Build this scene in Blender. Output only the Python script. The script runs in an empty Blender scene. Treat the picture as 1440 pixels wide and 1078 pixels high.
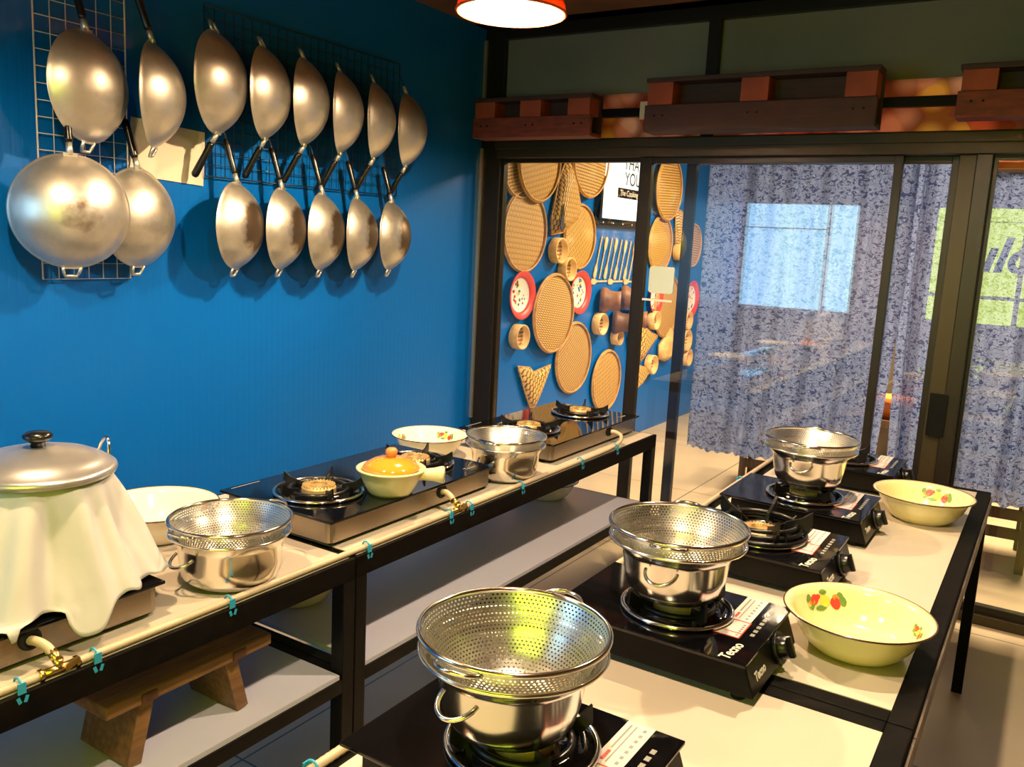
import bpy, bmesh, math, random
from mathutils import Vector, Matrix, Euler
random.seed(7)
SC = bpy.context.scene
COL = SC.collection
PI = math.pi
D = math.radians

# ------------------------------------------------------------------ camera, world, lights, exposure
SC.view_settings.view_transform = 'Standard'
SC.view_settings.look = 'None'
SC.view_settings.gamma = 1.0
SC.view_settings.use_curve_mapping = False
SC.view_settings.exposure = 0.5
SC.cycles.caustics_reflective = False
SC.cycles.caustics_refractive = False
SC.cycles.max_bounces = 8
SC.cycles.transparent_max_bounces = 16
SC.cycles.sample_clamp_indirect = 6.0

cam_data = bpy.data.cameras.new('camera')
cam = bpy.data.objects.new('camera', cam_data)
COL.objects.link(cam)
SC.camera = cam
F_PX = 1206.98
cam_data.sensor_fit = 'HORIZONTAL'
cam_data.sensor_width = 36.0
cam_data.lens = F_PX / 1440.0 * 36.0
cam_data.clip_start = 0.02
YAW, PITCH, ROLL = D(32.13887), D(9.51965), D(2.88833)
fwd = Vector((-math.sin(YAW) * math.cos(PITCH), math.cos(YAW) * math.cos(PITCH), -math.sin(PITCH)))
rgt = Vector((math.cos(YAW), math.sin(YAW), 0))
upv = rgt.cross(fwd)
r2 = rgt * math.cos(ROLL) + upv * math.sin(ROLL)
u2 = -rgt * math.sin(ROLL) + upv * math.cos(ROLL)
cam.matrix_world = Matrix(((r2.x, u2.x, -fwd.x, 0), (r2.y, u2.y, -fwd.y, 0), (r2.z, u2.z, -fwd.z, 1.54), (0, 0, 0, 1)))

world = bpy.data.worlds.new('world')
SC.world = world
world.use_nodes = True
world.node_tree.nodes['Background'].inputs[0].default_value = (0.35, 0.45, 0.6, 1)
world.node_tree.nodes['Background'].inputs[1].default_value = 0.04

WARM = (1.0, 0.71, 0.40)
LAMPS = [  # x, y, rim height, watts: the dome pendants over the two rows of tables
    (-1.63, 2.475, 2.267, 95, 'glowing dome pendant lamp hanging over the left row of tables'),
    (-1.50, 0.75, 2.30, 75, 'dome pendant lamp over the steamer end of the left tables'),
    (-0.42, 2.20, 2.30, 90, 'dome pendant lamp over the far end of the right tables'),
    (-0.42, 0.80, 2.30, 60, 'dome pendant lamp over the near end of the right tables'),
]
BEYOND = [(-1.2, 6.0, 2.35, 110), (-0.1, 5.6, 2.35, 115)]

# ------------------------------------------------------------------ helpers
MATS = {}

def nt(name):
    m = bpy.data.materials.new(name)
    m.use_nodes = True
    return m, m.node_tree, m.node_tree.nodes['Principled BSDF']

def mat(name, color, rough=0.5, metal=0.0, noise=0.0, nscale=8.0, bump=0.0, bscale=60.0, coat=0.0, color2=None, emit=None, estr=0.0, stretch=None, spec=None):
    if name in MATS:
        return MATS[name]
    m, t, p = nt(name)
    p.inputs['Base Color'].default_value = (*color, 1)
    p.inputs['Roughness'].default_value = rough
    p.inputs['Metallic'].default_value = metal
    if coat: 
        p.inputs['Coat Weight'].default_value = coat
        p.inputs['Coat Roughness'].default_value = 0.06
    if spec is not None:
        p.inputs['Specular IOR Level'].default_value = spec
    tc = t.nodes.new('ShaderNodeTexCoord')
    vec = tc.outputs['Object']
    if stretch:
        mp = t.nodes.new('ShaderNodeMapping')
        mp.inputs['Scale'].default_value = stretch
        t.links.new(vec, mp.inputs[0]); vec = mp.outputs[0]
    if noise or color2:
        n = t.nodes.new('ShaderNodeTexNoise'); n.inputs['Scale'].default_value = nscale; n.inputs['Detail'].default_value = 5
        t.links.new(vec, n.inputs['Vector'])
        r = t.nodes.new('ShaderNodeValToRGB')
        c2 = color2 or tuple(c * (1 - noise) for c in color)
        r.color_ramp.elements[0].position = 0.35; r.color_ramp.elements[0].color = (*c2, 1)
        r.color_ramp.elements[1].position = 0.65; r.color_ramp.elements[1].color = (*color, 1)
        t.links.new(n.outputs['Fac'], r.inputs[0]); t.links.new(r.outputs[0], p.inputs['Base Color'])
    if bump:
        n = t.nodes.new('ShaderNodeTexNoise'); n.inputs['Scale'].default_value = bscale; n.inputs['Detail'].default_value = 3
        t.links.new(vec, n.inputs['Vector'])
        b = t.nodes.new('ShaderNodeBump'); b.inputs['Strength'].default_value = bump; b.inputs['Distance'].default_value = 0.01
        t.links.new(n.outputs['Fac'], b.inputs['Height']); t.links.new(b.outputs[0], p.inputs['Normal'])
    if emit:
        p.inputs['Emission Color'].default_value = (*emit, 1); p.inputs['Emission Strength'].default_value = estr
    MATS[name] = m
    return m

class MB:
    """collects shapes, builds them as ONE mesh object"""
    def __init__(s):
        s.bm = bmesh.new(); s.uv = s.bm.loops.layers.uv.new('UVMap'); s.mi = 0
    def _tag(s, faces, smooth=False):
        for f in faces:
            f.material_index = s.mi; f.smooth = smooth
    def box(s, c, size, rot=None, taper=None):
        x, y, z = (v / 2 for v in size)
        vs = []
        for sz in (-1, 1):
            k = taper if (taper and sz > 0) else (1, 1)
            for sx, sy in ((-1, -1), (1, -1), (1, 1), (-1, 1)):
                v = Vector((sx * x * k[0], sy * y * k[1], sz * z))
                if rot: v = rot @ v
                vs.append(s.bm.verts.new(v + Vector(c)))
        fs = [(0, 3, 2, 1), (4, 5, 6, 7), (0, 1, 5, 4), (1, 2, 6, 5), (2, 3, 7, 6), (3, 0, 4, 7)]
        s._tag([s.bm.faces.new([vs[i] for i in f]) for f in fs])
        return s
    def b2(s, lo, hi):
        return s.box([(a + b) / 2 for a, b in zip(lo, hi)], [abs(b - a) for a, b in zip(lo, hi)])
    def lathe(s, prof, seg=48, M=None, smooth=True, closed=False, a0=0, a1=2 * PI, uvs=(1, 1)):
        """prof: list of (r, z)"""
        M = M or Matrix()
        full = abs(a1 - a0 - 2 * PI) < 1e-6
        rings = []; ds = [0]
        for i in range(1, len(prof)):
            ds.append(ds[-1] + math.hypot(prof[i][0] - prof[i - 1][0], prof[i][1] - prof[i - 1][1]))
        n = seg if full else seg + 1
        for r, z in prof:
            if r < 1e-6:
                v = s.bm.verts.new(M @ Vector((0, 0, z))); rings.append([v] * n)
            else:
                rings.append([s.bm.verts.new(M @ Vector((r * math.cos(a0 + (a1 - a0) * i / seg), r * math.sin(a0 + (a1 - a0) * i / seg), z))) for i in range(n)])
        L = len(prof)
        for j in range(L - 1 + (1 if closed else 0)):
            A, B = rings[j], rings[(j + 1) % L]
            for i in range(seg):
                k = (i + 1) % n
                q = [A[i], A[k], B[k], B[i]]
                uvq = [(i / seg, ds[j]), ((i + 1) / seg, ds[j]), ((i + 1) / seg, ds[(j + 1) % L]), (i / seg, ds[(j + 1) % L])]
                qq = []; uu = []
                for v, u in zip(q, uvq):
                    if v not in qq: qq.append(v); uu.append(u)
                if len(qq) < 3: continue
                try: f = s.bm.faces.new(qq)
                except ValueError: continue
                f.material_index = s.mi; f.smooth = smooth
                for lp, u in zip(f.loops, uu): lp[s.uv].uv = (u[0] * uvs[0], u[1] * uvs[1])
        return s
    def cyl(s, p0, p1, r, seg=16, r1=None, caps=True):
        p0, p1 = Vector(p0), Vector(p1); d = p1 - p0; L = d.length
        M = Matrix.Translation(p0) @ d.to_track_quat('Z', 'Y').to_matrix().to_4x4()
        r1 = r if r1 is None else r1
        A = [s.bm.verts.new(M @ Vector((r * math.cos(2 * PI * i / seg), r * math.sin(2 * PI * i / seg), 0))) for i in range(seg)]
        B = [s.bm.verts.new(M @ Vector((r1 * math.cos(2 * PI * i / seg), r1 * math.sin(2 * PI * i / seg), L))) for i in range(seg)]
        for i in range(seg):
            f = s.bm.faces.new([A[i], A[(i + 1) % seg], B[(i + 1) % seg], B[i]]); f.smooth = True; f.material_index = s.mi
        if caps:
            s._tag([s.bm.faces.new(A[::-1]), s.bm.faces.new(B)])
        return s
    def tube(s, pts, r, seg=8, closed=False, caps=True):
        pts = [Vector(p) for p in pts]; n = len(pts)
        up = None; rings = []
        for i, p in enumerate(pts):
            if closed: t = (pts[(i + 1) % n] - pts[i - 1]).normalized()
            else: t = (pts[min(i + 1, n - 1)] - pts[max(i - 1, 0)]).normalized()
            if up is None:
                up = Vector((0, 0, 1)) if abs(t.z) < 0.9 else Vector((1, 0, 0))
            b = t.cross(up).normalized(); up = b.cross(t).normalized()
            rr = r[i] if isinstance(r, (list, tuple)) else r
            rings.append([s.bm.verts.new(p + (b * math.cos(2 * PI * k / seg) + up * math.sin(2 * PI * k / seg)) * rr) for k in range(seg)])
        m = n if closed else n - 1
        for i in range(m):
            A, B = rings[i], rings[(i + 1) % n]
            for k in range(seg):
                f = s.bm.faces.new([A[k], A[(k + 1) % seg], B[(k + 1) % seg], B[k]]); f.smooth = True; f.material_index = s.mi
        if not closed and caps:
            s._tag([s.bm.faces.new(rings[0][::-1]), s.bm.faces.new(rings[-1])])
        return s
    def torus(s, c, R, r, M=None, seg=48, rs=8, a0=0, a1=2 * PI):
        M = M or Matrix()
        full = abs(a1 - a0 - 2 * PI) < 1e-6
        n = seg if full else seg + 1
        pts = [M @ (Vector(c) + Vector((R * math.cos(a0 + (a1 - a0) * i / seg), R * math.sin(a0 + (a1 - a0) * i / seg), 0))) for i in range(n)]
        return s.tube(pts, r, rs, closed=full)
    def poly(s, pts, h, M=None):
        """extrude polygon (xy list) from z=0 to h"""
        M = M or Matrix()
        A = [s.bm.verts.new(M @ Vector((p[0], p[1], 0))) for p in pts]
        B = [s.bm.verts.new(M @ Vector((p[0], p[1], h))) for p in pts]
        fs = [s.bm.faces.new(A[::-1]), s.bm.faces.new(B)]
        for i in range(len(A)):
            k = (i + 1) % len(A); fs.append(s.bm.faces.new([A[i], A[k], B[k], B[i]]))
        s._tag(fs)
        return s
    def grid(s, fn, nu, nv, smooth=True):
        V = [[s.bm.verts.new(fn(i / nu, j / nv)) for j in range(nv + 1)] for i in range(nu + 1)]
        for i in range(nu):
            for j in range(nv):
                f = s.bm.faces.new([V[i][j], V[i + 1][j], V[i + 1][j + 1], V[i][j + 1]]); f.smooth = smooth; f.material_index = s.mi
                for lp, u in zip(f.loops, ((i, j), (i + 1, j), (i + 1, j + 1), (i, j + 1))): lp[s.uv].uv = (u[0] / nu, u[1] / nv)
        return s
    def build(s, name, mats, parent=None, loc=None, bevel=0, solid=0, recalc=True):
        if recalc: bmesh.ops.recalc_face_normals(s.bm, faces=s.bm.faces)
        me = bpy.data.meshes.new(name); s.bm.to_mesh(me); s.bm.free()
        if not isinstance(mats, (list, tuple)): mats = [mats]
        for m in mats: me.materials.append(m)
        o = bpy.data.objects.new(name, me); COL.objects.link(o)
        if parent: o.parent = parent
        if loc: o.location = loc
        if solid:
            md = o.modifiers.new('solid', 'SOLIDIFY'); md.thickness = solid; md.offset = 0
        if bevel:
            md = o.modifiers.new('bevel', 'BEVEL'); md.width = bevel; md.segments = 2; md.limit_method = 'ANGLE'; md.angle_limit = D(40)
        return o

def tag(o, label, cat, group=None):
    o['label'] = label; o['category'] = cat
    if group: o['group'] = group
    return o

def thing(name, label, cat, loc=(0, 0, 0), rot=(0, 0, 0), group=None):
    o = bpy.data.objects.new(name, None); COL.objects.link(o)
    o.location = loc; o.rotation_euler = rot; o.empty_display_size = 0.05
    return tag(o, label, cat, group)

def struct(o):
    o['kind'] = 'structure'; return o

def dup(root, loc, rot=None, label=None, group=None, scale=None):
    def cp(o, par):
        c = o.copy(); COL.objects.link(c)
        if par: c.parent = par
        for ch in [x for x in bpy.data.objects if x.parent == o and x is not c]:
            cp(ch, c)
        return c
    r = cp(root, None)
    r.location = loc
    if rot is not None: r.rotation_euler = rot
    if scale: r.scale = scale
    if label: r['label'] = label
    if group: r['group'] = group
    return r

def text(name, body, size, m, parent, M, ext=0.0004, bold=0.0, shear=0.0, align='CENTER'):
    cu = bpy.data.curves.new(name, 'FONT'); cu.body = body; cu.size = size; cu.extrude = ext; cu.offset = bold; cu.shear = shear
    cu.align_x = align; cu.align_y = 'CENTER'
    tmp = bpy.data.objects.new(name, cu); COL.objects.link(tmp)
    dg = bpy.context.evaluated_depsgraph_get()
    me = bpy.data.meshes.new_from_object(tmp.evaluated_get(dg))
    bpy.data.objects.remove(tmp)
    me.materials.clear(); me.materials.append(m)
    o = bpy.data.objects.new(name, me); COL.objects.link(o)
    o.parent = parent; o.matrix_local = M
    return o

def frame_m(o, x, y, z):
    """matrix with columns x,y,z axes and origin o"""
    x, y, z = Vector(x), Vector(y), Vector(z)
    return Matrix(((x.x, y.x, z.x, o[0]), (x.y, y.y, z.y, o[1]), (x.z, y.z, z.z, o[2]), (0, 0, 0, 1)))

def link(t, a, b): t.links.new(a, b)

# ------------------------------------------------------------------ materials
def blue_wall_mat():
    m, t, p = nt('blue_panel')
    tc = t.nodes.new('ShaderNodeTexCoord')
    n = t.nodes.new('ShaderNodeTexNoise'); n.inputs['Scale'].default_value = 1.3; n.inputs['Detail'].default_value = 3
    r = t.nodes.new('ShaderNodeValToRGB')
    r.color_ramp.elements[0].color = (0.0, 0.100, 0.42, 1); r.color_ramp.elements[1].color = (0.0, 0.118, 0.48, 1)
    link(t, tc.outputs['Object'], n.inputs['Vector']); link(t, n.outputs['Fac'], r.inputs[0]); link(t, r.outputs[0], p.inputs['Base Color'])
    p.inputs['Roughness'].default_value = 0.3
    p.inputs['Specular IOR Level'].default_value = 0.35
    # shallow vertical grooves of the panelling
    sx = t.nodes.new('ShaderNodeSeparateXYZ'); link(t, tc.outputs['Object'], sx.inputs[0])
    mu = t.nodes.new('ShaderNodeMath'); mu.operation = 'MULTIPLY'; mu.inputs[1].default_value = 2 * PI / 0.062
    link(t, sx.outputs['Y'], mu.inputs[0])
    co = t.nodes.new('ShaderNodeMath'); co.operation = 'COSINE'; link(t, mu.outputs[0], co.inputs[0])
    pw = t.nodes.new('ShaderNodeMath'); pw.operation = 'ABSOLUTE'; link(t, co.outputs[0], pw.inputs[0])
    pp = t.nodes.new('ShaderNodeMath'); pp.operation = 'POWER'; pp.inputs[1].default_value = 14; link(t, pw.outputs[0], pp.inputs[0])
    b = t.nodes.new('ShaderNodeBump'); b.inputs['Strength'].default_value = 0.12; b.inputs['Distance'].default_value = 0.002; b.invert = True
    link(t, pp.outputs[0], b.inputs['Height']); link(t, b.outputs[0], p.inputs['Normal'])
    return m
M_BLUE = blue_wall_mat()

def floor_mat():
    m, t, p = nt('floor_tile')
    tc = t.nodes.new('ShaderNodeTexCoord')
    mp = t.nodes.new('ShaderNodeMapping'); mp.inputs['Location'].default_value = (1.84, -2.75 + 0.0, 0)
    link(t, tc.outputs['Object'], mp.inputs[0])
    br = t.nodes.new('ShaderNodeTexBrick'); br.offset = 0.0
    br.inputs['Scale'].default_value = 1.0; br.inputs['Brick Width'].default_value = 1.2; br.inputs['Row Height'].default_value = 1.2
    br.inputs['Mortar Size'].default_value = 0.004; br.inputs['Mortar Smooth'].default_value = 0.3
    br.inputs['Color1'].default_value = (0.60, 0.49, 0.33, 1); br.inputs['Color2'].default_value = (0.64, 0.52, 0.35, 1); br.inputs['Mortar'].default_value = (0.12, 0.10, 0.08, 1)
    link(t, mp.outputs[0], br.inputs['Vector'])
    n = t.nodes.new('ShaderNodeTexNoise'); n.inputs['Scale'].default_value = 3; n.inputs['Detail'].default_value = 6
    link(t, tc.outputs['Object'], n.inputs['Vector'])
    mx = t.nodes.new('ShaderNodeMix'); mx.data_type = 'RGBA'; mx.blend_type = 'MULTIPLY'; mx.inputs[0].default_value = 0.35
    link(t, br.outputs['Color'], mx.inputs[6]); link(t, n.outputs['Fac'], mx.inputs[7]); link(t, mx.outputs[2], p.inputs['Base Color'])
    p.inputs['Roughness'].default_value = 0.35
    return m
M_FLOOR = floor_mat()

M_FRAME = mat('dark_bronze_aluminium', (0.012, 0.009, 0.006), 0.35, 0.0, spec=0.3)
M_FRAME_L = mat('olive_bronze_aluminium', (0.035, 0.026, 0.010), 0.4, 0.2, spec=0.35)
M_BLACK = mat('black_painted_steel', (0.003, 0.003, 0.0035), 0.4, 0.0, spec=0.12)
M_WORN = mat('worn_black_edge', (0.002, 0.002, 0.0022), 0.55, 0.0, color2=(0.005, 0.0042, 0.0035), nscale=30, spec=0.02)
M_BROWNSIDE = mat('worn_brown_reflection', (0.16, 0.12, 0.08), 0.5, 0, color2=(0.05, 0.03, 0.02), nscale=9)  # brownish reflection on the worn frame side, put in as mottled colour
M_TOP = mat('cream_laminate', (0.56, 0.485, 0.385), 0.38, 0, noise=0.05, nscale=4)
M_SHELF = mat('white_board', (0.56, 0.55, 0.66), 0.35, 0, noise=0.05, nscale=5)
M_STEEL = mat('polished_stainless', (0.80, 0.77, 0.70), 0.16, 1.0)
M_STEEL_B = mat('brushed_stainless', (0.30, 0.26, 0.21), 0.26, 1.0, bump=0.08, bscale=40, stretch=(1, 1, 60))
M_CHROME = mat('chrome_ring', (0.7, 0.68, 0.64), 0.12, 1.0)
M_GLASS_BLACK = mat('black_glass_top', (0.003, 0.003, 0.004), 0.05, 0.0, spec=0.42)
M_BODY_BLACK = mat('black_satin_enamel', (0.0025, 0.0025, 0.0025), 0.28, spec=0.10)
M_IRON = mat('black_cast_iron', (0.006, 0.006, 0.006), 0.3, spec=0.35)
M_RUBBER = mat('black_rubber', (0.006, 0.006, 0.006), 0.6, spec=0.2)
M_BRASS_B = mat('burner_brass', (0.66, 0.46, 0.20), 0.5, 0.35, noise=0.3, nscale=40)
M_BRASS = mat('brass_valve', (0.72, 0.50, 0.16), 0.25, 1.0)
M_HOSE = mat('ribbed_beige_hose', (0.52, 0.40, 0.27), 0.45)
M_HOSE.node_tree.nodes['Principled BSDF'].inputs['Coat Weight'].default_value = 0.2
M_CLIP = mat('blue_tape', (0.02, 0.30, 0.52), 0.5)
M_ENAMEL = mat('cream_enamel', (0.80, 0.72, 0.36), 0.12, coat=0.5)
M_ENAMEL_W = mat('ivory_enamel', (0.86, 0.82, 0.62), 0.12, coat=0.5)
M_ENRIM = mat('dark_enamel_rim', (0.05, 0.015, 0.01), 0.25)
M_RED = mat('red_print', (0.65, 0.05, 0.03), 0.4)
M_ORANGE = mat('orange_print', (0.85, 0.25, 0.04), 0.4)
M_YELLOW = mat('yellow_print', (0.85, 0.60, 0.08), 0.4)
M_GREEN = mat('green_print', (0.12, 0.25, 0.05), 0.4)
M_BLUEP = mat('blue_print', (0.03, 0.15, 0.35), 0.4)
M_WHITE_P = mat('white_print', (0.78, 0.74, 0.70), 0.4)
M_STICK = mat('sticker_paper', (0.72, 0.66, 0.62), 0.35)
M_GREYP = mat('grey_print', (0.25, 0.24, 0.22), 0.5)
M_WOOD = mat('brown_stool_wood', (0.23, 0.115, 0.035), 0.5, 0, color2=(0.13, 0.06, 0.02), nscale=5, stretch=(14, 1.5, 14))
M_DARKWOOD = mat('dark_brown_wood', (0.09, 0.035, 0.014), 0.45, color2=(0.05, 0.02, 0.01), nscale=6, stretch=(8, 8, 1))
M_PALLET = mat('red_stained_pallet_wood', (0.20, 0.035, 0.013), 0.6, color2=(0.10, 0.02, 0.008), nscale=7, stretch=(1.5, 8, 8))
M_PALLET_B = mat('orange_red_pallet_block', (0.36, 0.065, 0.022), 0.6, color2=(0.24, 0.04, 0.015), nscale=7)
M_PALLET_D = mat('dark_red_pallet_wood', (0.045, 0.013, 0.008), 0.6, color2=(0.028, 0.008, 0.006), nscale=7, stretch=(1.5, 8, 8))
M_CLAY = mat('cream_glazed_clay', (0.78, 0.68, 0.38), 0.25, coat=0.3)
M_LID_O = mat('orange_glazed_lid', (0.78, 0.30, 0.03), 0.12, coat=0.6, noise=0.12, nscale=10)
M_KNOB_O = mat('brown_orange_knob', (0.55, 0.22, 0.05), 0.5, bump=0.3)
M_CLOTH = mat('thin_white_cotton', (0.48, 0.47, 0.44), 0.85, bump=0.5, bscale=9)
M_CLOTH.node_tree.nodes['Principled BSDF'].inputs['Transmission Weight'].default_value = 0.0
M_BAMBOO_RIM = mat('bamboo_rim', (0.62, 0.36, 0.10), 0.5, color2=(0.42, 0.22, 0.06), nscale=20)
M_BAMBOO_L = mat('light_bamboo', (0.74, 0.50, 0.20), 0.5, color2=(0.60, 0.36, 0.12), nscale=20)
M_SPAT = mat('pale_spatula_wood', (0.70, 0.50, 0.28), 0.5, color2=(0.60, 0.40, 0.20), nscale=20)
M_TERRA = mat('brown_terracotta', (0.40, 0.17, 0.05), 0.5, color2=(0.12, 0.05, 0.02), nscale=8)
M_DARKIN = mat('dark_opening', (0.03, 0.018, 0.008), 0.8)
M_LAMP_OUT = mat('orange_lamp_shade', (0.45, 0.10, 0.03), 0.35)
def _translucent(m, c, f):
    t = m.node_tree; tl = t.nodes.new('ShaderNodeBsdfTranslucent'); tl.inputs[0].default_value = (*c, 1); mx = t.nodes.new('ShaderNodeMixShader'); mx.inputs[0].default_value = f
    t.links.new(t.nodes['Principled BSDF'].outputs[0], mx.inputs[1]); t.links.new(tl.outputs[0], mx.inputs[2]); t.links.new(mx.outputs[0], t.nodes['Material Output'].inputs[0])
_translucent(M_LAMP_OUT, (0.8, 0.18, 0.04), 0.15)
M_LAMP_IN = mat('white_lamp_inside', (0.95, 0.90, 0.80), 0.5)
_translucent(M_LAMP_IN, (0.9, 0.5, 0.25), 0.05)
M_BULB = mat('lamp_bulb', (1, 0.9, 0.7), 0.5, emit=(1.0, 0.80, 0.55), estr=60)
M_PAPER = mat('cream_paper', (0.70, 0.60, 0.48), 0.7)
M_PANEL = mat('frosted_grey_panel', (0.20, 0.19, 0.155), 0.55, noise=0.15, nscale=2)
M_CREAMWALL = mat('cream_plaster', (0.22, 0.17, 0.12), 0.8)
M_CEIL = mat('dark_brown_ceiling', (0.22, 0.09, 0.04), 0.6, noise=0.3, nscale=2)
M_WIRE_W = mat('white_wire', (0.62, 0.52, 0.42), 0.35)
M_WIRE_B = mat('black_wire', (0.012, 0.012, 0.014), 0.35)
M_KNOB = mat('black_bakelite', (0.005, 0.005, 0.005), 0.25, spec=0.4)
M_LETTER = mat('silver_lettering', (0.70, 0.66, 0.55), 0.35)

def alu_mat(name, stain, smin=0.105):
    m, t, p = nt(name)
    tc = t.nodes.new('ShaderNodeTexCoord')
    n = t.nodes.new('ShaderNodeTexNoise'); n.inputs['Scale'].default_value = 14; n.inputs['Detail'].default_value = 6; n.inputs['Roughness'].default_value = .65
    link(t, tc.outputs['Object'], n.inputs['Vector'])
    r = t.nodes.new('ShaderNodeValToRGB')
    r.color_ramp.elements[0].position = .3; r.color_ramp.elements[0].color = (0.60, 0.56, 0.50, 1)
    r.color_ramp.elements[1].position = .7; r.color_ramp.elements[1].color = (0.74, 0.70, 0.63, 1)
    link(t, n.outputs['Fac'], r.inputs[0])
    # burnt ring round the middle of the bottom (wear, local +X is the bowl's bottom)
    sp = t.nodes.new('ShaderNodeSeparateXYZ'); link(t, tc.outputs['Object'], sp.inputs[0])
    n2 = t.nodes.new('ShaderNodeTexNoise'); n2.inputs['Scale'].default_value = 22; n2.inputs['Detail'].default_value = 4
    link(t, tc.outputs['Object'], n2.inputs['Vector'])
    ad = t.nodes.new('ShaderNodeMath'); ad.operation = 'MULTIPLY_ADD'; ad.inputs[1].default_value = 0.035
    link(t, n2.outputs['Fac'], ad.inputs[0]); link(t, sp.outputs['X'], ad.inputs[2])
    r2_ = t.nodes.new('ShaderNodeValToRGB')
    e = r2_.color_ramp.elements; e[0].position = 0.0; e[0].color = (0, 0, 0, 1); e[1].position = 1; e[1].color = (1, 1, 1, 1)
    mr = t.nodes.new('ShaderNodeMapRange'); mr.inputs['From Min'].default_value = smin; mr.inputs['From Max'].default_value = smin + 0.014
    link(t, ad.outputs[0], mr.inputs[0])
    ms = t.nodes.new('ShaderNodeMath'); ms.operation = 'MULTIPLY'; ms.inputs[1].default_value = stain; link(t, mr.outputs[0], ms.inputs[0])
    mx = t.nodes.new('ShaderNodeMix'); mx.data_type = 'RGBA'; mx.inputs[7].default_value = (0.12, 0.07, 0.035, 1)
    link(t, ms.outputs[0], mx.inputs[0]); link(t, r.outputs[0], mx.inputs[6]); link(t, mx.outputs[2], p.inputs['Base Color'])
    p.inputs['Metallic'].default_value = 0.88
    rr = t.nodes.new('ShaderNodeMapRange'); rr.inputs['To Min'].default_value = 0.32; rr.inputs['To Max'].default_value = 0.45
    link(t, n.outputs['Fac'], rr.inputs[0]); link(t, rr.outputs[0], p.inputs['Roughness'])
    wv = t.nodes.new('ShaderNodeTexNoise'); wv.inputs['Scale'].default_value = 9
    link(t, tc.outputs['Object'], wv.inputs['Vector'])
    b = t.nodes.new('ShaderNodeBump'); b.inputs['Strength'].default_value = 0.12; b.inputs['Distance'].default_value = 0.02
    link(t, wv.outputs['Fac'], b.inputs['Height']); link(t, b.outputs[0], p.inputs['Normal'])
    return m
M_WOK = alu_mat('dull_aluminium', 0.35)
M_WOK_ST = alu_mat('stained_aluminium', 0.92, 0.088)
M_WOK_SM = alu_mat('spot_stained_aluminium', 0.9, 0.112)
M_ALU_LID = mat('aluminium_lid', (0.66, 0.64, 0.64), 0.30, 0.85, noise=0.12, nscale=20)

def weave_mat(name, c1, c2, step, ang, rows=3.0):
    m, t, p = nt(name)
    tc = t.nodes.new('ShaderNodeTexCoord')
    mp = t.nodes.new('ShaderNodeMapping'); mp.inputs['Rotation'].default_value = (0, 0, D(ang)); mp.inputs['Scale'].default_value = (1 / step, 1 / (step * rows), 1 / step)
    link(t, tc.outputs['Object'], mp.inputs[0])
    sp = t.nodes.new('ShaderNodeSeparateXYZ'); link(t, mp.outputs[0], sp.inputs[0])
    def sinw(src, k, off=None):
        a = t.nodes.new('ShaderNodeMath'); a.operation = 'MULTIPLY'; a.inputs[1].default_value = k; link(t, src, a.inputs[0])
        if off is not None:
            b = t.nodes.new('ShaderNodeMath'); b.operation = 'ADD'; link(t, a.outputs[0], b.inputs[0]); link(t, off, b.inputs[1]); a = b
        c = t.nodes.new('ShaderNodeMath'); c.operation = 'SINE'; link(t, a.outputs[0], c.inputs[0]); return c.outputs[0]
    # every second strip is shifted half a step: twill weave
    fl = t.nodes.new('ShaderNodeMath'); fl.operation = 'FLOOR'; link(t, sp.outputs['X'], fl.inputs[0])
    sh = t.nodes.new('ShaderNodeMath'); sh.operation = 'MULTIPLY'; sh.inputs[1].default_value = PI * 0.66; link(t, fl.outputs[0], sh.inputs[0])
    fr = t.nodes.new('ShaderNodeMath'); fr.operation = 'FRACT'; link(t, sp.outputs['X'], fr.inputs[0])
    pp = t.nodes.new('ShaderNodeMath'); pp.operation = 'PINGPONG'; pp.inputs[1].default_value = 0.5; link(t, sp.outputs['X'], pp.inputs[0])
    sy = sinw(sp.outputs['Y'], 2 * PI, sh.outputs[0])
    a = t.nodes.new('ShaderNodeMath'); a.operation = 'MULTIPLY_ADD'; a.inputs[1].default_value = 0.22; link(t, sy, a.inputs[0]); link(t, pp.outputs[0], a.inputs[2])
    r = t.nodes.new('ShaderNodeValToRGB'); r.color_ramp.elements[0].position = 0.02; r.color_ramp.elements[0].color = (*c2, 1); r.color_ramp.elements[1].position = 0.34; r.color_ramp.elements[1].color = (*c1, 1)
    link(t, a.outputs[0], r.inputs[0]); link(t, r.outputs[0], p.inputs['Base Color'])
    b = t.nodes.new('ShaderNodeBump'); b.inputs['Strength'].default_value = 0.6; b.inputs['Distance'].default_value = 0.003
    link(t, a.outputs[0], b.inputs['Height']); link(t, b.outputs[0], p.inputs['Normal'])
    p.inputs['Roughness'].default_value = 0.55
    return m
M_WEAVE = weave_mat('woven_bamboo', (0.66, 0.40, 0.10), (0.06, 0.025, 0.008), 0.0125, 35)
M_WEAVE2 = weave_mat('woven_bamboo_open', (0.60, 0.37, 0.11), (0.06, 0.025, 0.008), 0.014, 100, 1.5)
M_WEAVE3 = weave_mat('coarse_palm_weave', (0.74, 0.47, 0.12), (0.10, 0.045, 0.01), 0.026, 50, 1.6)

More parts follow.
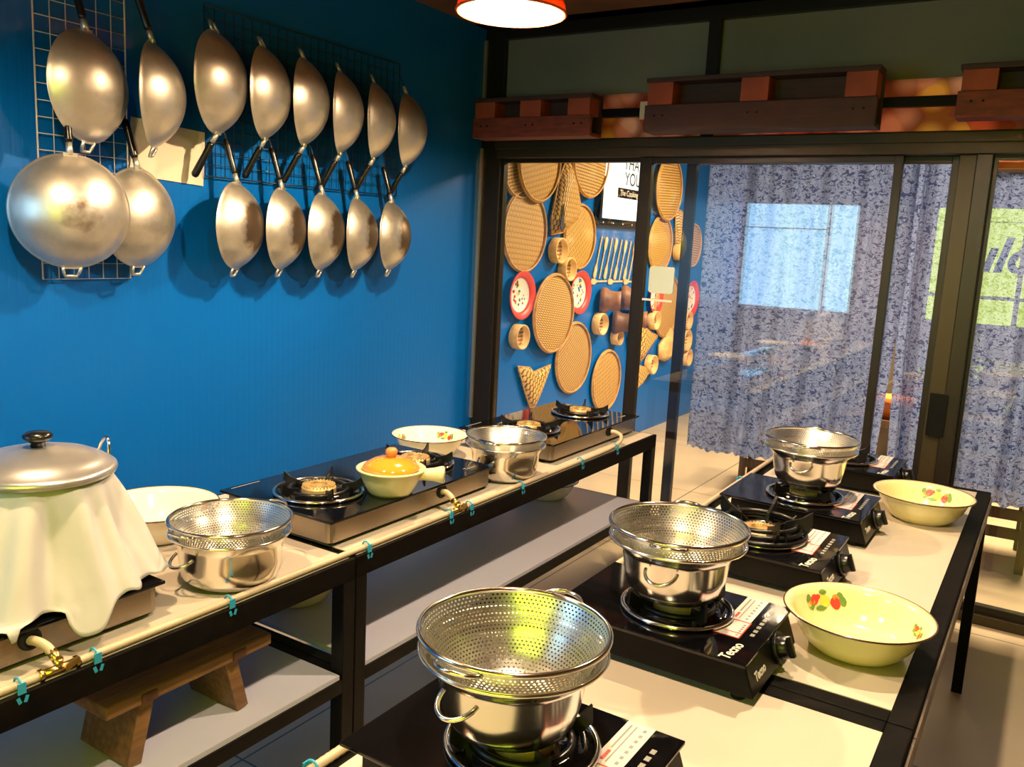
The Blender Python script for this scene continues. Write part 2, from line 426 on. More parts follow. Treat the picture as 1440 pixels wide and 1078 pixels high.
def perf_mat(name, nu, pitch):
    """steel sheet with round holes: rows of dots set in UV (u = turns, v = metres along the sheet)"""
    m, t, p = nt(name)
    p.inputs['Base Color'].default_value = (0.82, 0.79, 0.70, 1); p.inputs['Metallic'].default_value = 1; p.inputs['Roughness'].default_value = 0.30
    uv = t.nodes.new('ShaderNodeUVMap'); uv.uv_map = 'UVMap'
    sp = t.nodes.new('ShaderNodeSeparateXYZ'); link(t, uv.outputs[0], sp.inputs[0])
    def M(op, a, b=None, c=None):
        n = t.nodes.new('ShaderNodeMath'); n.operation = op
        for i, v in enumerate((a, b, c)):
            if v is None: continue
            if isinstance(v, (int, float)): n.inputs[i].default_value = v
            else: link(t, v, n.inputs[i])
        return n.outputs[0]
    v = M('DIVIDE', sp.outputs['Y'], pitch)
    row = M('FLOOR', v)
    odd = M('MULTIPLY', M('MODULO', row, 2.0), 0.5)
    tc = t.nodes.new('ShaderNodeTexCoord'); so = t.nodes.new('ShaderNodeSeparateXYZ'); link(t, tc.outputs['Object'], so.inputs[0])
    rad = M('SQRT', M('ADD', M('MULTIPLY', so.outputs['X'], so.outputs['X']), M('MULTIPLY', so.outputs['Y'], so.outputs['Y'])))
    cnt = 24.0
    for lim, add in ((0.030, 20.0), (0.052, 22.0), (0.078, 24.0), (0.100, 24.0)): cnt = M('ADD', cnt, M('MULTIPLY', M('GREATER_THAN', rad, lim), add))
    u = M('ADD', M('MULTIPLY', sp.outputs['X'], cnt), odd)
    du = M('SUBTRACT', M('FRACT', u), 0.5); dv = M('SUBTRACT', M('FRACT', v), 0.5)
    dd = M('SQRT', M('ADD', M('MULTIPLY', du, du), M('MULTIPLY', dv, dv)))
    hole = M('LESS_THAN', dd, 0.25)
    tr = t.nodes.new('ShaderNodeBsdfTransparent'); mx = t.nodes.new('ShaderNodeMixShader')
    out = t.nodes['Material Output']
    link(t, hole, mx.inputs[0]); link(t, p.outputs[0], mx.inputs[1]); link(t, tr.outputs[0], mx.inputs[2]); link(t, mx.outputs[0], out.inputs[0])
    return m
M_PERF = perf_mat('perforated_steel', 120, 0.0056)

def pane_mat(name, ior, tint=(1, 1, 1)):
    m, t, p = nt(name)
    t.nodes.remove(p)
    tr = t.nodes.new('ShaderNodeBsdfTransparent'); tr.inputs[0].default_value = (*tint, 1)
    gl = t.nodes.new('ShaderNodeBsdfGlossy'); gl.inputs['Roughness'].default_value = 0.0
    fr = t.nodes.new('ShaderNodeFresnel')
    ge = t.nodes.new('ShaderNodeNewGeometry'); iv = t.nodes.new('ShaderNodeMapRange')   # same reflectance from either side of the sheet
    iv.inputs['To Min'].default_value = ior; iv.inputs['To Max'].default_value = 1 / ior
    link(t, ge.outputs['Backfacing'], iv.inputs[0]); link(t, iv.outputs[0], fr.inputs['IOR'])
    mx = t.nodes.new('ShaderNodeMixShader')
    link(t, fr.outputs[0], mx.inputs[0]); link(t, tr.outputs[0], mx.inputs[1]); link(t, gl.outputs[0], mx.inputs[2])
    link(t, mx.outputs[0], t.nodes['Material Output'].inputs[0])
    return m
M_PANE = pane_mat('clear_pane', 1.72)

def curtain_mat():
    m, t, p = nt('blue_patterned_voile')
    tc = t.nodes.new('ShaderNodeTexCoord')
    mp = t.nodes.new('ShaderNodeMapping'); mp.inputs['Scale'].default_value = (1.0, 1.0, 1.6); link(t, tc.outputs['Object'], mp.inputs[0])
    n = t.nodes.new('ShaderNodeTexNoise'); n.inputs['Scale'].default_value = 46; n.inputs['Detail'].default_value = 1.0; n.inputs['Distortion'].default_value = 1.2
    link(t, mp.outputs[0], n.inputs['Vector'])
    r = t.nodes.new('ShaderNodeValToRGB')
    e = r.color_ramp.elements
    e[0].position = 0.415; e[0].color = (0.035, 0.06, 0.20, 1); e[1].position = 0.465; e[1].color = (0.21, 0.28, 0.55, 1)
    e2 = e.new(0.53); e2.color = (0.27, 0.35, 0.63, 1); e3 = e.new(0.575); e3.color = (0.05, 0.09, 0.27, 1); e4 = e.new(0.62); e4.color = (0.21, 0.28, 0.55, 1)
    link(t, n.outputs['Fac'], r.inputs[0]); link(t, r.outputs[0], p.inputs['Base Color'])
    p.inputs['Roughness'].default_value = 0.8
    tl = t.nodes.new('ShaderNodeBsdfTranslucent'); link(t, r.outputs[0], tl.inputs[0])
    mx = t.nodes.new('ShaderNodeMixShader'); mx.inputs[0].default_value = 0.45
    link(t, p.outputs[0], mx.inputs[1]); link(t, tl.outputs[0], mx.inputs[2])
    tr = t.nodes.new('ShaderNodeBsdfTransparent'); mx2 = t.nodes.new('ShaderNodeMixShader'); mx2.inputs[0].default_value = 0.06
    link(t, mx.outputs[0], mx2.inputs[1]); link(t, tr.outputs[0], mx2.inputs[2])
    link(t, mx2.outputs[0], t.nodes['Material Output'].inputs[0])
    return m
M_CURTAIN = curtain_mat()

def poster_mat():
    m, t, p = nt('fruit_poster_print')
    tc = t.nodes.new('ShaderNodeTexCoord')
    v = t.nodes.new('ShaderNodeTexVoronoi'); v.inputs['Scale'].default_value = 8; v.inputs['Randomness'].default_value = 0.8
    link(t, tc.outputs['Object'], v.inputs['Vector'])
    sp = t.nodes.new('ShaderNodeSeparateColor'); link(t, v.outputs['Color'], sp.inputs[0])
    r = t.nodes.new('ShaderNodeValToRGB'); r.color_ramp.interpolation = 'LINEAR'
    e = r.color_ramp.elements; e[0].position = 0; e[0].color = (0.70, 0.22, 0.12, 1); e[1].position = 1; e[1].color = (0.45, 0.52, 0.20, 1)
    for pos, c in ((0.25, (0.75, 0.42, 0.34, 1)), (0.45, (0.78, 0.55, 0.46, 1)), (0.62, (0.80, 0.55, 0.18, 1)), (0.8, (0.72, 0.42, 0.40, 1))):
        k = e.new(pos); k.color = c
    r.color_ramp.interpolation = 'CONSTANT'
    link(t, sp.outputs[0], r.inputs[0])
    rr = t.nodes.new('ShaderNodeValToRGB'); ee = rr.color_ramp.elements; ee[0].position = 0.30; ee[0].color = (1, 1, 1, 1); ee[1].position = 0.62; ee[1].color = (0.5, 0.3, 0.22, 1)
    link(t, v.outputs['Distance'], rr.inputs[0])
    mx = t.nodes.new('ShaderNodeMix'); mx.data_type = 'RGBA'; mx.blend_type = 'MULTIPLY'; mx.inputs[0].default_value = 1.0
    link(t, r.outputs[0], mx.inputs[6]); link(t, rr.outputs[0], mx.inputs[7]); link(t, mx.outputs[2], p.inputs['Base Color']); p.inputs['Roughness'].default_value = 0.35
    return m
M_POSTER = poster_mat()
def _poster_glow():
    t = M_POSTER.node_tree; tl = t.nodes.new('ShaderNodeBsdfTranslucent'); mx = t.nodes.new('ShaderNodeMixShader'); mx.inputs[0].default_value = 0.4
    src = t.nodes['Principled BSDF'].inputs['Base Color'].links[0].from_socket
    t.links.new(src, tl.inputs[0]); t.links.new(t.nodes['Principled BSDF'].outputs[0], mx.inputs[1]); t.links.new(tl.outputs[0], mx.inputs[2]); t.links.new(mx.outputs[0], t.nodes['Material Output'].inputs[0])
_poster_glow()

def emis_mat(name, c, s, stripes=None):
    m, t, p = nt(name); t.nodes.remove(p)
    em = t.nodes.new('ShaderNodeEmission'); em.inputs[0].default_value = (*c, 1); em.inputs[1].default_value = s
    if stripes:
        tc = t.nodes.new('ShaderNodeTexCoord'); mp = t.nodes.new('ShaderNodeMapping'); mp.inputs['Scale'].default_value = (6, 1, 0.15)
        n = t.nodes.new('ShaderNodeTexNoise'); n.inputs['Scale'].default_value = 2.0; n.inputs['Detail'].default_value = 4
        link(t, tc.outputs['Object'], mp.inputs[0]); link(t, mp.outputs[0], n.inputs['Vector'])
        r = t.nodes.new('ShaderNodeValToRGB'); e = r.color_ramp.elements
        e[0].position = 0.3; e[0].color = (*stripes[0], 1); e[1].position = 0.7; e[1].color = (*stripes[1], 1)
        link(t, n.outputs['Fac'], r.inputs[0]); link(t, r.outputs[0], em.inputs[0])
    link(t, em.outputs[0], t.nodes['Material Output'].inputs[0])
    return m
M_DAY = emis_mat('daylit_window_blind', (0.6, 0.85, 1.0), 3.2, ((0.20, 0.48, 0.85), (0.55, 0.90, 0.92)))
M_SIGNY = emis_mat('yellow_green_backlit_sign', (0.58, 0.74, 0.03), 4.8)
M_SIGNB = mat('blue_sign_letters', (0.02, 0.10, 0.35), 0.5)
M_LIGHTBOX = emis_mat('white_lightbox', (1.0, 0.93, 0.78), 1.3)

# ------------------------------------------------------------------ room shell
WX = -2.83
GY = 4.10
s = MB().b2((-2.95, -0.75, -0.06), (2.6, 9.4, 0.0)); struct(s.build('floor', M_FLOOR))
s = MB().b2((-2.95, -0.75, 2.66), (2.6, 9.4, 2.74)); struct(s.build('ceiling', M_CEIL))
s = MB().b2((-2.95, -0.75, 0), (WX, 9.4, 2.76)); struct(s.build('wall_left', M_BLUE))
s = MB().b2((2.3, -0.75, 0), (2.45, 9.4, 2.76)); struct(s.build('wall_right', M_CREAMWALL))
s = MB().b2((WX, -0.75, 0), (2.3, -0.62, 2.76)); struct(s.build('wall_back', M_CREAMWALL))
s = MB().b2((WX, 9.2, 0), (2.3, 9.35, 2.76)); struct(s.build('wall_far', M_CREAMWALL))
# ceiling joists seen at the top edge
s = MB().b2((WX, 3.95, 2.66), (2.3, 4.06, 2.76)); struct(s.build('trim_1', M_FRAME))

# glazed partition: jamb, header, mullions
s = MB(); s.b2((-2.829, 4.06, 0), (-2.70, 4.14, 2.66)); struct(s.build('trim_2', M_FRAME, bevel=0.003))
s = MB(); s.b2((-2.829, 4.045, 0.5), (-2.812, 4.059, 2.03)); s.b2((-2.829, 4.045, 2.3), (-2.812, 4.059, 2.60)); struct(s.build('trim_3', mat('steel_edge_strip', (0.55, 0.5, 0.42), 0.3, 0.8)))
s = MB(); s.b2((-2.70, 4.02, 1.975), (2.3, 4.17, 2.068)); s.b2((-2.70, 4.00, 2.02), (2.3, 4.02, 2.062)); struct(s.build('trim_4', M_FRAME_L, bevel=0.003))
s = MB(); s.b2((-2.70, 4.05, 2.60), (2.3, 4.15, 2.66)); struct(s.build('trim_5', M_FRAME))
s = MB(); s.b2((-0.425, 4.05, 0.0), (-0.36, 4.15, 1.975)); struct(s.build('trim_6', M_FRAME_L, bevel=0.003))
s = MB(); s.b2((-0.36, 4.03, 0.0), (-0.30, 4.17, 1.975)); struct(s.build('trim_7', M_FRAME, bevel=0.003))
s = MB(); s.b2((-2.70, 4.06, 0.0), (2.3, 4.16, 0.045)); struct(s.build('trim_8', M_FRAME_L, bevel=0.002))
for i, x in enumerate((-1.525, -0.18, 1.15)):
    s = MB(); s.b2((x - 0.028, 4.05, 2.068), (x + 0.028, 4.15, 2.60)); struct(s.build('trim_%d' % (9 + i), M_FRAME))
# frosted panels over the header
for i, (x0, x1) in enumerate(((-2.70, -1.553), (-1.497, -0.208), (-0.152, 1.122), (1.178, 2.3))):
    s = MB(); s.b2((x0, 4.09, 2.285), (x1, 4.11, 2.60)); struct(s.build('window_%d' % (3 + i), M_PANEL))
# the two sliding doors
def door(name, x0, x1, y, st0, st1, hy):
    s = MB()
    s.b2((x0, y - 0.018, 0.045), (x0 + st0, y + 0.018, 1.975)); s.b2((x1 - st1, y - 0.018, 0.045), (x1, y + 0.018, 1.975))
    s.b2((x0 + st0, y - 0.016, 0.045), (x1 - st1, y + 0.016, 0.10)); s.b2((x0 + st0, y - 0.016, 1.945), (x1 - st1, y + 0.016, 1.975))
    o = struct(s.build(name, M_FRAME, bevel=0.002))
    g = MB(); g.b2((x0 + st0, y - 0.003, 0.10), (x1 - st1, y + 0.003, 1.945)); g.build('glass_pane', M_PANE, o)
    return o
d1 = door('door_1', -1.852, -0.638, 4.075, 0.058, 0.036, 0)
d2 = door('door_2', -1.629, -0.427, 4.125, 0.050, 0.03, 0)
s = MB(); s.b2((-0.415, 4.02, 0.80), (-0.345, 4.05, 0.98)); s.build('handle', M_BLACK, d2)
def fixed(name, x0, x1):
    s = MB(); y = 4.1
    s.b2((x0, y - 0.02, 0.045), (x0 + 0.015, y + 0.02, 1.975)); s.b2((x1 - 0.015, y - 0.02, 0.045), (x1, y + 0.02, 1.975))
    s.b2((x0 + 0.015, y - 0.02, 0.045), (x1 - 0.015, y + 0.02, 0.08)); s.b2((x0 + 0.015, y - 0.02, 1.955), (x1 - 0.015, y + 0.02, 1.975))
    o = struct(s.build(name, M_FRAME)); g = MB(); g.b2((x0 + 0.015, y - 0.003, 0.08), (x1 - 0.015, y + 0.003, 1.955)); g.build('glass_pane', M_PANE, o)
fixed('window_1', -2.70, -1.853)
fixed('window_2', -0.30, 2.3)

# windows in the wall behind the camera (they mirror in the glass and light the shelves)
wf = MB()
X0, X1, Z0, Z1 = -2.79, -1.72, 1.0, 2.02
for a, b in (((X0 - .03, Z0 - .03), (X1 + .03, Z0)), ((X0 - .03, Z1), (X1 + .03, Z1 + .03)), ((X0 - .03, Z0), (X0, Z1)), ((X1, Z0), (X1 + .03, Z1)), ((X0 + .80, Z0), (X0 + .83, Z1)), ((X0, 1.78), (X0 + .80, 1.79))):
    wf.b2((a[0], -0.62, a[1]), (b[0], -0.58, b[1]))
w = struct(wf.build('window_7', mat('white_window_frame', (0.30, 0.30, 0.30), 0.5)))
g = MB(); g.b2((X0, -0.615, Z0), (X1, -0.605, Z1)); g.build('daylit_blind', M_DAY, w)
wf = MB()
X0, X1 = -1.04, 0.32
for a, b in (((X0 - .03, Z0 - .03), (X1 + .03, Z0)), ((X0 - .03, Z1), (X1 + .03, Z1 + .03)), ((X0 - .03, Z0), (X0, Z1)), ((X1, Z0), (X1 + .03, Z1)), ((-0.34, Z0), (-0.30, Z1)), ((X0, 1.22), (X1, 1.25)), ((X0, 1.90), (X1, 1.905))):
    wf.b2((a[0], -0.62, a[1]), (b[0], -0.58, b[1]))
w = struct(wf.build('window_8', MATS['white_window_frame']))
g = MB(); g.b2((X0, -0.615, Z0), (X1, -0.605, Z1)); g.build('backlit_sign_board', M_SIGNY, w)
text('sign_lettering', 'Tulo', 0.42, M_SIGNB, w, frame_m((-0.62, -0.60, 1.60), (1, 0, 0), (0, 0, 1), (0, 1, 0)), bold=0.012, shear=0.25)

# ------------------------------------------------------------------ lamps
def lamp(i, x, y, z, watt, label):
    t = thing('pendant_lamp', label, 'lamp', (x, y, z))
    R = 0.18
    prof = [(R, 0), (R * 0.97, 0.03), (R * 0.86, 0.075), (R * 0.62, 0.115), (R * 0.30, 0.135), (0.035, 0.14)]
    s = MB(); s.lathe(prof + [(0.03, 0.134)] + [(max(r - 0.004, 0.0), h - 0.004) for r, h in prof[::-1][1:]], 64)
    sh = s.build('lamp_shade', [M_LAMP_OUT], t)
    s = MB(); s.lathe([(r - 0.006, h - 0.006) for r, h in prof[1:]] , 48); s.build('shade_lining', M_LAMP_IN, sh)
    s = MB(); s.torus((0, 0, 0), R, 0.004); s.build('shade_rim', M_LAMP_OUT, sh)
    s = MB(); s.cyl((0, 0, 0.13), (0, 0, 0.19), 0.03, 20, 0.02); s.build('socket', M_BLACK, t)
    s = MB(); s.cyl((0, 0, 0.18), (0, 0, 2.76 - z), 0.004, 8); s.build('cord', M_BLACK, t)
    s = MB(); s.lathe([(0.0, 0.132), (0.02, 0.130), (0.026, 0.12), (0.030, 0.108), (0.024, 0.098), (0.012, 0.092), (0, 0.09)], 24); s.build('bulb', M_BULB, t)
    ld = bpy.data.lights.new('bulb_light', 'POINT'); ld.energy = watt; ld.color = WARM if x < -1 else (1.0, 0.77, 0.51); ld.shadow_soft_size = 0.03
    lo = bpy.data.objects.new('bulb_light', ld); COL.objects.link(lo); lo.location = (x, y, z + 0.052)
for i, L in enumerate(LAMPS): lamp(i, *L)
for x, y, z, wt in BEYOND:  # unseen fill lights with added fixtures, brightening the room beyond the glass
    ld = bpy.data.lights.new('beyond_fill_light', 'AREA'); ld.energy = wt; ld.color = (1.0, 0.76, 0.45); ld.size = 0.5
    lo = bpy.data.objects.new('beyond_fill_light', ld); COL.objects.link(lo); lo.location = (x, y, 2.62)
    s = MB(); s.b2((-0.28, -0.28, -0.03), (0.28, 0.28, 0.0)); o = s.build('added_fill_lamp', M_LAMP_IN, None, loc=(x, y, 2.66)); tag(o, 'added unseen square fill lamp in the room beyond the glass, %s' % ('near the basket wall' if x < -1 else 'behind the curtains'), 'lamp')

# ------------------------------------------------------------------ work tables
def table(name, label, x0, x1, y0, y1, border, shelf, legw=0.04, h=0.75):
    """open steel frame with laid-in board; local origin at floor centre"""
    cx, cy = (x0 + x1) / 2, (y0 + y1) / 2
    t = thing(name, label, 'table', (cx, cy, 0))
    hx, hy = (x1 - x0) / 2, (y1 - y0) / 2
    s = MB(); b = border
    f = 0.055
    s.b2((-hx, -hy, h - f), (-hx + b, hy, h)); s.b2((hx - b, -hy, h - f), (hx, hy, h))
    s.b2((-hx + b, -hy, h - f), (hx - b, -hy + b, h)); s.b2((-hx + b, hy - b, h - f), (hx - b, hy, h))
    s.b2((-hx + b, -0.02, h - f), (hx - b, 0.02, h - 0.022))
    s.build('frame', M_WORN, t, bevel=0.002)
    s = MB(); s.b2((-hx + b, -hy + b, h - 0.02), (hx - b, hy - b, h + 0.001)); s.build('tabletop', M_TOP, t)
    for sx in (-1, 1):
        for sy in (-1, 1):
            s = MB(); x = sx * (hx - legw / 2); y = sy * (hy - legw / 2)
            s.b2((x - legw / 2, y - legw / 2, 0), (x + legw / 2, y + legw / 2, h - f)); s.build('leg', M_BLACK, t, bevel=0.002)
    if shelf:
        z = shelf; r = 0.035
        s = MB()
        s.b2((-hx, -hy + legw, z - r - .012), (-hx + 0.035, hy - legw, z - .012)); s.b2((hx - 0.035, -hy + legw, z - r - .012), (hx, hy - legw, z - .012))
        s.b2((-hx + legw, -hy, z - r - .012), (hx - legw, -hy + 0.035, z - .012)); s.b2((-hx + legw, hy - 0.035, z - r - .012), (hx - legw, hy, z - .012))
        s.build('shelf_rail', M_BLACK, t)
        s = MB(); s.b2((-hx + 0.01, -hy + legw + .004, z - 0.012), (hx - 0.006, hy - legw - .004, z)); s.build('lower_shelf', M_SHELF, t)
    return t
TLX0, TLX1 = -2.03, -1.375
table('work_table', 'long black steel work table by the blue wall, near half under the draped steamer', TLX0, TLX1, -0.45, 1.508, 0.012, 0.455)
table('work_table', 'long black steel work table by the blue wall, far half with two glass double stoves', TLX0, TLX1, 1.512, 3.37, 0.012, 0.455)
def rtable(label, y0, y1):
    t = table('work_table', label, -0.858, -0.115, y0, y1, 0.042, None, 0.035)
    hx, hy = 0.3715, (y1 - y0) / 2
    s = MB(); s.b2((hx + 0.001, -hy, 0.70), (hx + 0.006, hy, 0.735)); s.build('brown_reflection_strip', M_BROWNSIDE, t)  # strip coloured as the reflection on the frame's side face
    s = MB(); s.b2((hx - 0.03, -hy + .036, 0.645), (hx, hy - .036, 0.675)); s.b2((-hx, -hy + .036, 0.645), (-hx + 0.03, hy - .036, 0.675)); s.build('side_rail', M_BLACK, t)
    return t
rtable('black framed work table on the right, near half with two single stoves', 0.05, 1.523)
rtable('black framed work table on the right, far half reaching towards the curtains', 1.527, 3.375)

# ------------------------------------------------------------------ stoves
def pan_support(parent, cx, cy, z, R, fins, h, loc0):
    """chrome ring + drip pan + burner + upright fins"""
    s = MB(); s.torus((cx, cy, z + 0.006), R, 0.005, seg=64); s.build('chrome_ring', M_CHROME, parent)
    s = MB(); s.lathe([(R - 0.002, 0.006), (R * 0.80, 0.001), (R * 0.78, 0.010), (R * 0.62, 0.013), (R * 0.60, 0.004), (0.0, 0.003)], 64, Matrix.Translation((cx, cy, z))); s.build('drip_pan', M_GLASS_BLACK, parent)
    s = MB(); s.lathe([(0.047, 0.0), (0.047, 0.016), (0.040, 0.023), (0.024, 0.019), (0.020, 0.008), (0.0, 0.008)], 48, Matrix.Translation((cx, cy, z)), smooth=False)
    for k in range(28):
        a = 2 * PI * k / 28
        s.box((cx + 0.034 * math.cos(a), cy + 0.034 * math.sin(a), z + 0.0225), (0.022, 0.0022, 0.004), Matrix.Rotation(a, 3, 'Z'))
    s.build('burner_head', M_BRASS_B, parent)
    s = MB(); s.torus((cx, cy, z + 0.012), R * 0.66, 0.006, seg=48)
    s.build('support_ring', M_IRON, parent)
    for k in range(fins):
        a = 2 * PI * (k + 0.5) / fins + loc0
        s = MB()
        pts = [(R * 0.52, 0.012), (R * 0.54, h * 0.70), (R * 0.80, h * 0.86), (R * 0.98, h * 1.25), (R * 1.0, h * 0.5), (R * 0.86, 0.006)]
        M = Matrix.Translation((cx, cy, z)) @ Matrix.Rotation(a, 4, 'Z') @ frame_m((0, 0.0025, 0), (1, 0, 0), (0, 0, 1), (0, -1, 0))
        s.poly(pts, 0.005, M)
        s.build('support_prong', M_IRON, parent)

def single_stove(label, x, y):
    """glass top table stove, control side faces +x"""
    t = thing('gas_stove', label, 'gas stove', (x, y, 0.751), group='single burner stoves on the right tables')
    # body as a prism so the front leans outward
    prof = [(-0.178, 0.014), (0.205, 0.014), (0.184, 0.072), (-0.178, 0.072)]
    s = MB(); s.poly(prof, 0.28, frame_m((0, 0.14, 0), (1, 0, 0), (0, 0, 1), (0, -1, 0)))
    s.build('body', M_BODY_BLACK, t, bevel=0.003)
    s = MB(); s.b2((-0.210, -0.152, 0.0725), (0.188, 0.152, 0.079)); s.build('glass_top', M_GLASS_BLACK, t, bevel=0.0015)
    for sx in (-0.155, 0.17):
        for sy in (-0.115, 0.115):
            s = MB(); s.cyl((sx, sy, 0), (sx, sy, 0.015), 0.013, 14, 0.016); s.build('rubber_foot', M_RUBBER, t)
    n = Vector((0.058, 0, 0.021)).normalized()
    c = Vector((0.195, 0.03, 0.044))
    kb = MB(); kb.cyl(c, c + n * 0.008, 0.031, 28); kb.cyl(c + n * 0.008, c + n * 0.024, 0.024, 28, 0.020)
    kb.box(c + n * 0.026, (0.012, 0.010, 0.042), Matrix.Rotation(D(-20), 3, 'Y')); kb.build('knob', M_KNOB, t, bevel=0.001)
    pan_support(t, 0.0, 0.0, 0.079, 0.108, 4, 0.038, 0.1)
    # stickers and lettering
    s = MB(); s.b2((0.098, -0.052, 0.0791), (0.142, 0.150, 0.0796)); sk = s.build('price_sticker', M_STICK, t)
    s = MB()
    for a, b in (((0.095, -0.056), (0.145, -0.0535)), ((0.095, 0.022), (0.145, 0.0245)), ((0.095, -0.0535), (0.0975, 0.022)), ((0.1425, -0.0535), (0.145, 0.022)), ((0.0975, -0.034), (0.1425, -0.0325))):
        s.b2((a[0], a[1], 0.0797), (b[0], b[1], 0.0802))
    s.build('red_border', M_RED, sk)
    s = MB()
    for k in range(7): s.b2((0.128, 0.036 + k * 0.016, 0.0797), (0.133, 0.043 + k * 0.016, 0.080))
    s.b2((0.115, 0.034, 0.0797), (0.117, 0.14, 0.080)); s.b2((0.106, 0.07, 0.0797), (0.109, 0.14, 0.080))
    for k in range(6): s.b2((0.134, -0.045 + k * 0.010, 0.0797), (0.139, -0.040 + k * 0.010, 0.080))
    s.build('fine_print', M_GREYP, sk)
    s = MB(); s.b2((0.106, 0.036, 0.0797), (0.111, 0.062, 0.0801)); s.build('red_print_mark', M_RED, sk)
    pt = MB()
    for k in range(7): pt.b2((0.157, -0.03 + k * 0.020, 0.0791), (0.165, -0.018 + k * 0.020, 0.0795))
    pt.build('pictogram_row', M_GREYP, t)
    text('brand_lettering', 'Tecno', 0.028, M_LETTER, t, frame_m((0.150, -0.110, 0.0792), (0.10, 0.995, 0), (-0.995, 0.10, 0), (0, 0, 1)), bold=0.0006)
    text('front_lettering', 'Tecno', 0.023, M_LETTER, t, frame_m((0.1965 + .0012, -0.085, 0.043), (0, 1, 0), (-0.34, 0, 0.94), (0.94, 0, 0.34)), bold=0.0005)
    s = MB(); s.cyl((-0.178, 0.06, 0.045), (-0.215, 0.06, 0.045), 0.008, 12); s.build('gas_inlet', M_BRASS, t)
    return t
SX = -0.565
single_stove('black glass single stove nearest the camera, under the largest looking colander pot', SX, 0.975)
single_stove('black glass single stove under the middle colander pot, hose leading off to the right', SX, 1.560)
st3 = single_stove('black glass single stove with nothing on its burner, between two colander pots', SX, 2.115)
single_stove('black glass single stove under the farthest colander pot', SX, 2.570)
single_stove('black glass single stove at the far end of the right table, before the curtain', SX - 0.01, 3.165)

# wok support ring lying on the empty stove
s = MB()
for k in range(3): s.torus((0, 0, [0.0, 0.012, 0.024][k]), [0.112, 0.100, 0.088][k], 0.006, seg=48)
wr = thing('wok_ring', 'black cast wok ring lying on the empty stove burner', 'wok ring', (SX, 2.115, 0.8455))
s.build('ring_band', M_IRON, wr)
for k in range(5):
    a = 2 * PI * k / 5 + .3
    s = MB(); s.poly([(0.055, 0.0), (0.06, 0.030), (0.10, 0.045), (0.122, 0.062), (0.125, 0.03), (0.11, 0.0)], 0.007, Matrix.Rotation(a, 4, 'Z') @ frame_m((0, 0.0035, 0), (1, 0, 0), (0, 0, 1), (0, -1, 0)))
    s.build('ring_prong', M_IRON, wr)

def double_stove(label, y, dy=0.72):
    """two burner built on a steel body; local y runs along the wall, +x towards the aisle"""
    t = thing('gas_stove', label, 'gas stove', (-1.655, y, 0.751), group='double burner stoves on the left tables')
    s = MB(); hx, hy, r = 0.195, dy / 2, 0.018
    pts = []
    for cx, cy, a0 in ((hx - r, hy - r, 0), (-hx + r, hy - r, 90), (-hx + r, -hy + r, 180), (hx - r, -hy + r, 270)):
        for k in range(5):
            a = D(a0 + 22.5 * k); pts.append((cx + r * math.cos(a), cy + r * math.sin(a)))
    s.poly(pts, 0.054, Matrix.Translation((0, 0, 0.013))); s.build('body', M_STEEL_B, t)
    s = MB(); s.b2((-0.212, -hy - 0.008, 0.0675), (0.206, hy + 0.008, 0.0745)); s.build('glass_top', M_GLASS_BLACK, t, bevel=0.0015)
    s = MB(); s.b2((-hx + .012, -hy + .012, 0.006), (hx - .010, hy - .012, 0.0135)); s.build('gap_shade_pan', M_BODY_BLACK, t)  # dark slab added for the black shade in the foot gap
    for sx in (-0.15, 0.15):
        for sy in (-hy + 0.07, hy - 0.07):
            s = MB(); s.b2((sx - 0.025, sy - 0.04, 0), (sx + 0.025, sy + 0.04, 0.014)); s.build('rubber_foot', M_RUBBER, t)
    pan_support(t, -0.0, -0.205, 0.0745, 0.120, 5, 0.034, 0.15)
    pan_support(t, -0.0, 0.215, 0.0745, 0.120, 5, 0.034, 0.0)
    gy = 0.10
    s = MB(); s.torus((0, 0, 0), 0.016, 0.005, frame_m((hx + 0.001, gy, 0.048), (0, 1, 0), (0, 0, 1), (1, 0, 0)), 24); s.cyl((hx - 0.002, gy, 0.048), (hx + 0.002, gy, 0.048), 0.015, 20)
    s.build('inlet_grommet', M_RUBBER, t)
    s = MB(); s.b2((-0.200, -hy + .02, 0.0746), (-0.196, -hy + .12, 0.0749)); s.build('edge_print', M_GREYP, t)
    text('warning_mark', 'Tecno', 0.022, M_GREYP, t, frame_m((0.16, hy - 0.07, 0.0747), (0, 1, 0), (-1, 0, 0), (0, 0, 1)))
    return t
double_stove('steel bodied double stove under the cloth draped steamer', 0.66)
double_stove('steel and black glass double stove carrying the orange lidded clay pot', 1.865)
double_stove('steel and black glass double stove at the far end, both burners free', 2.975)

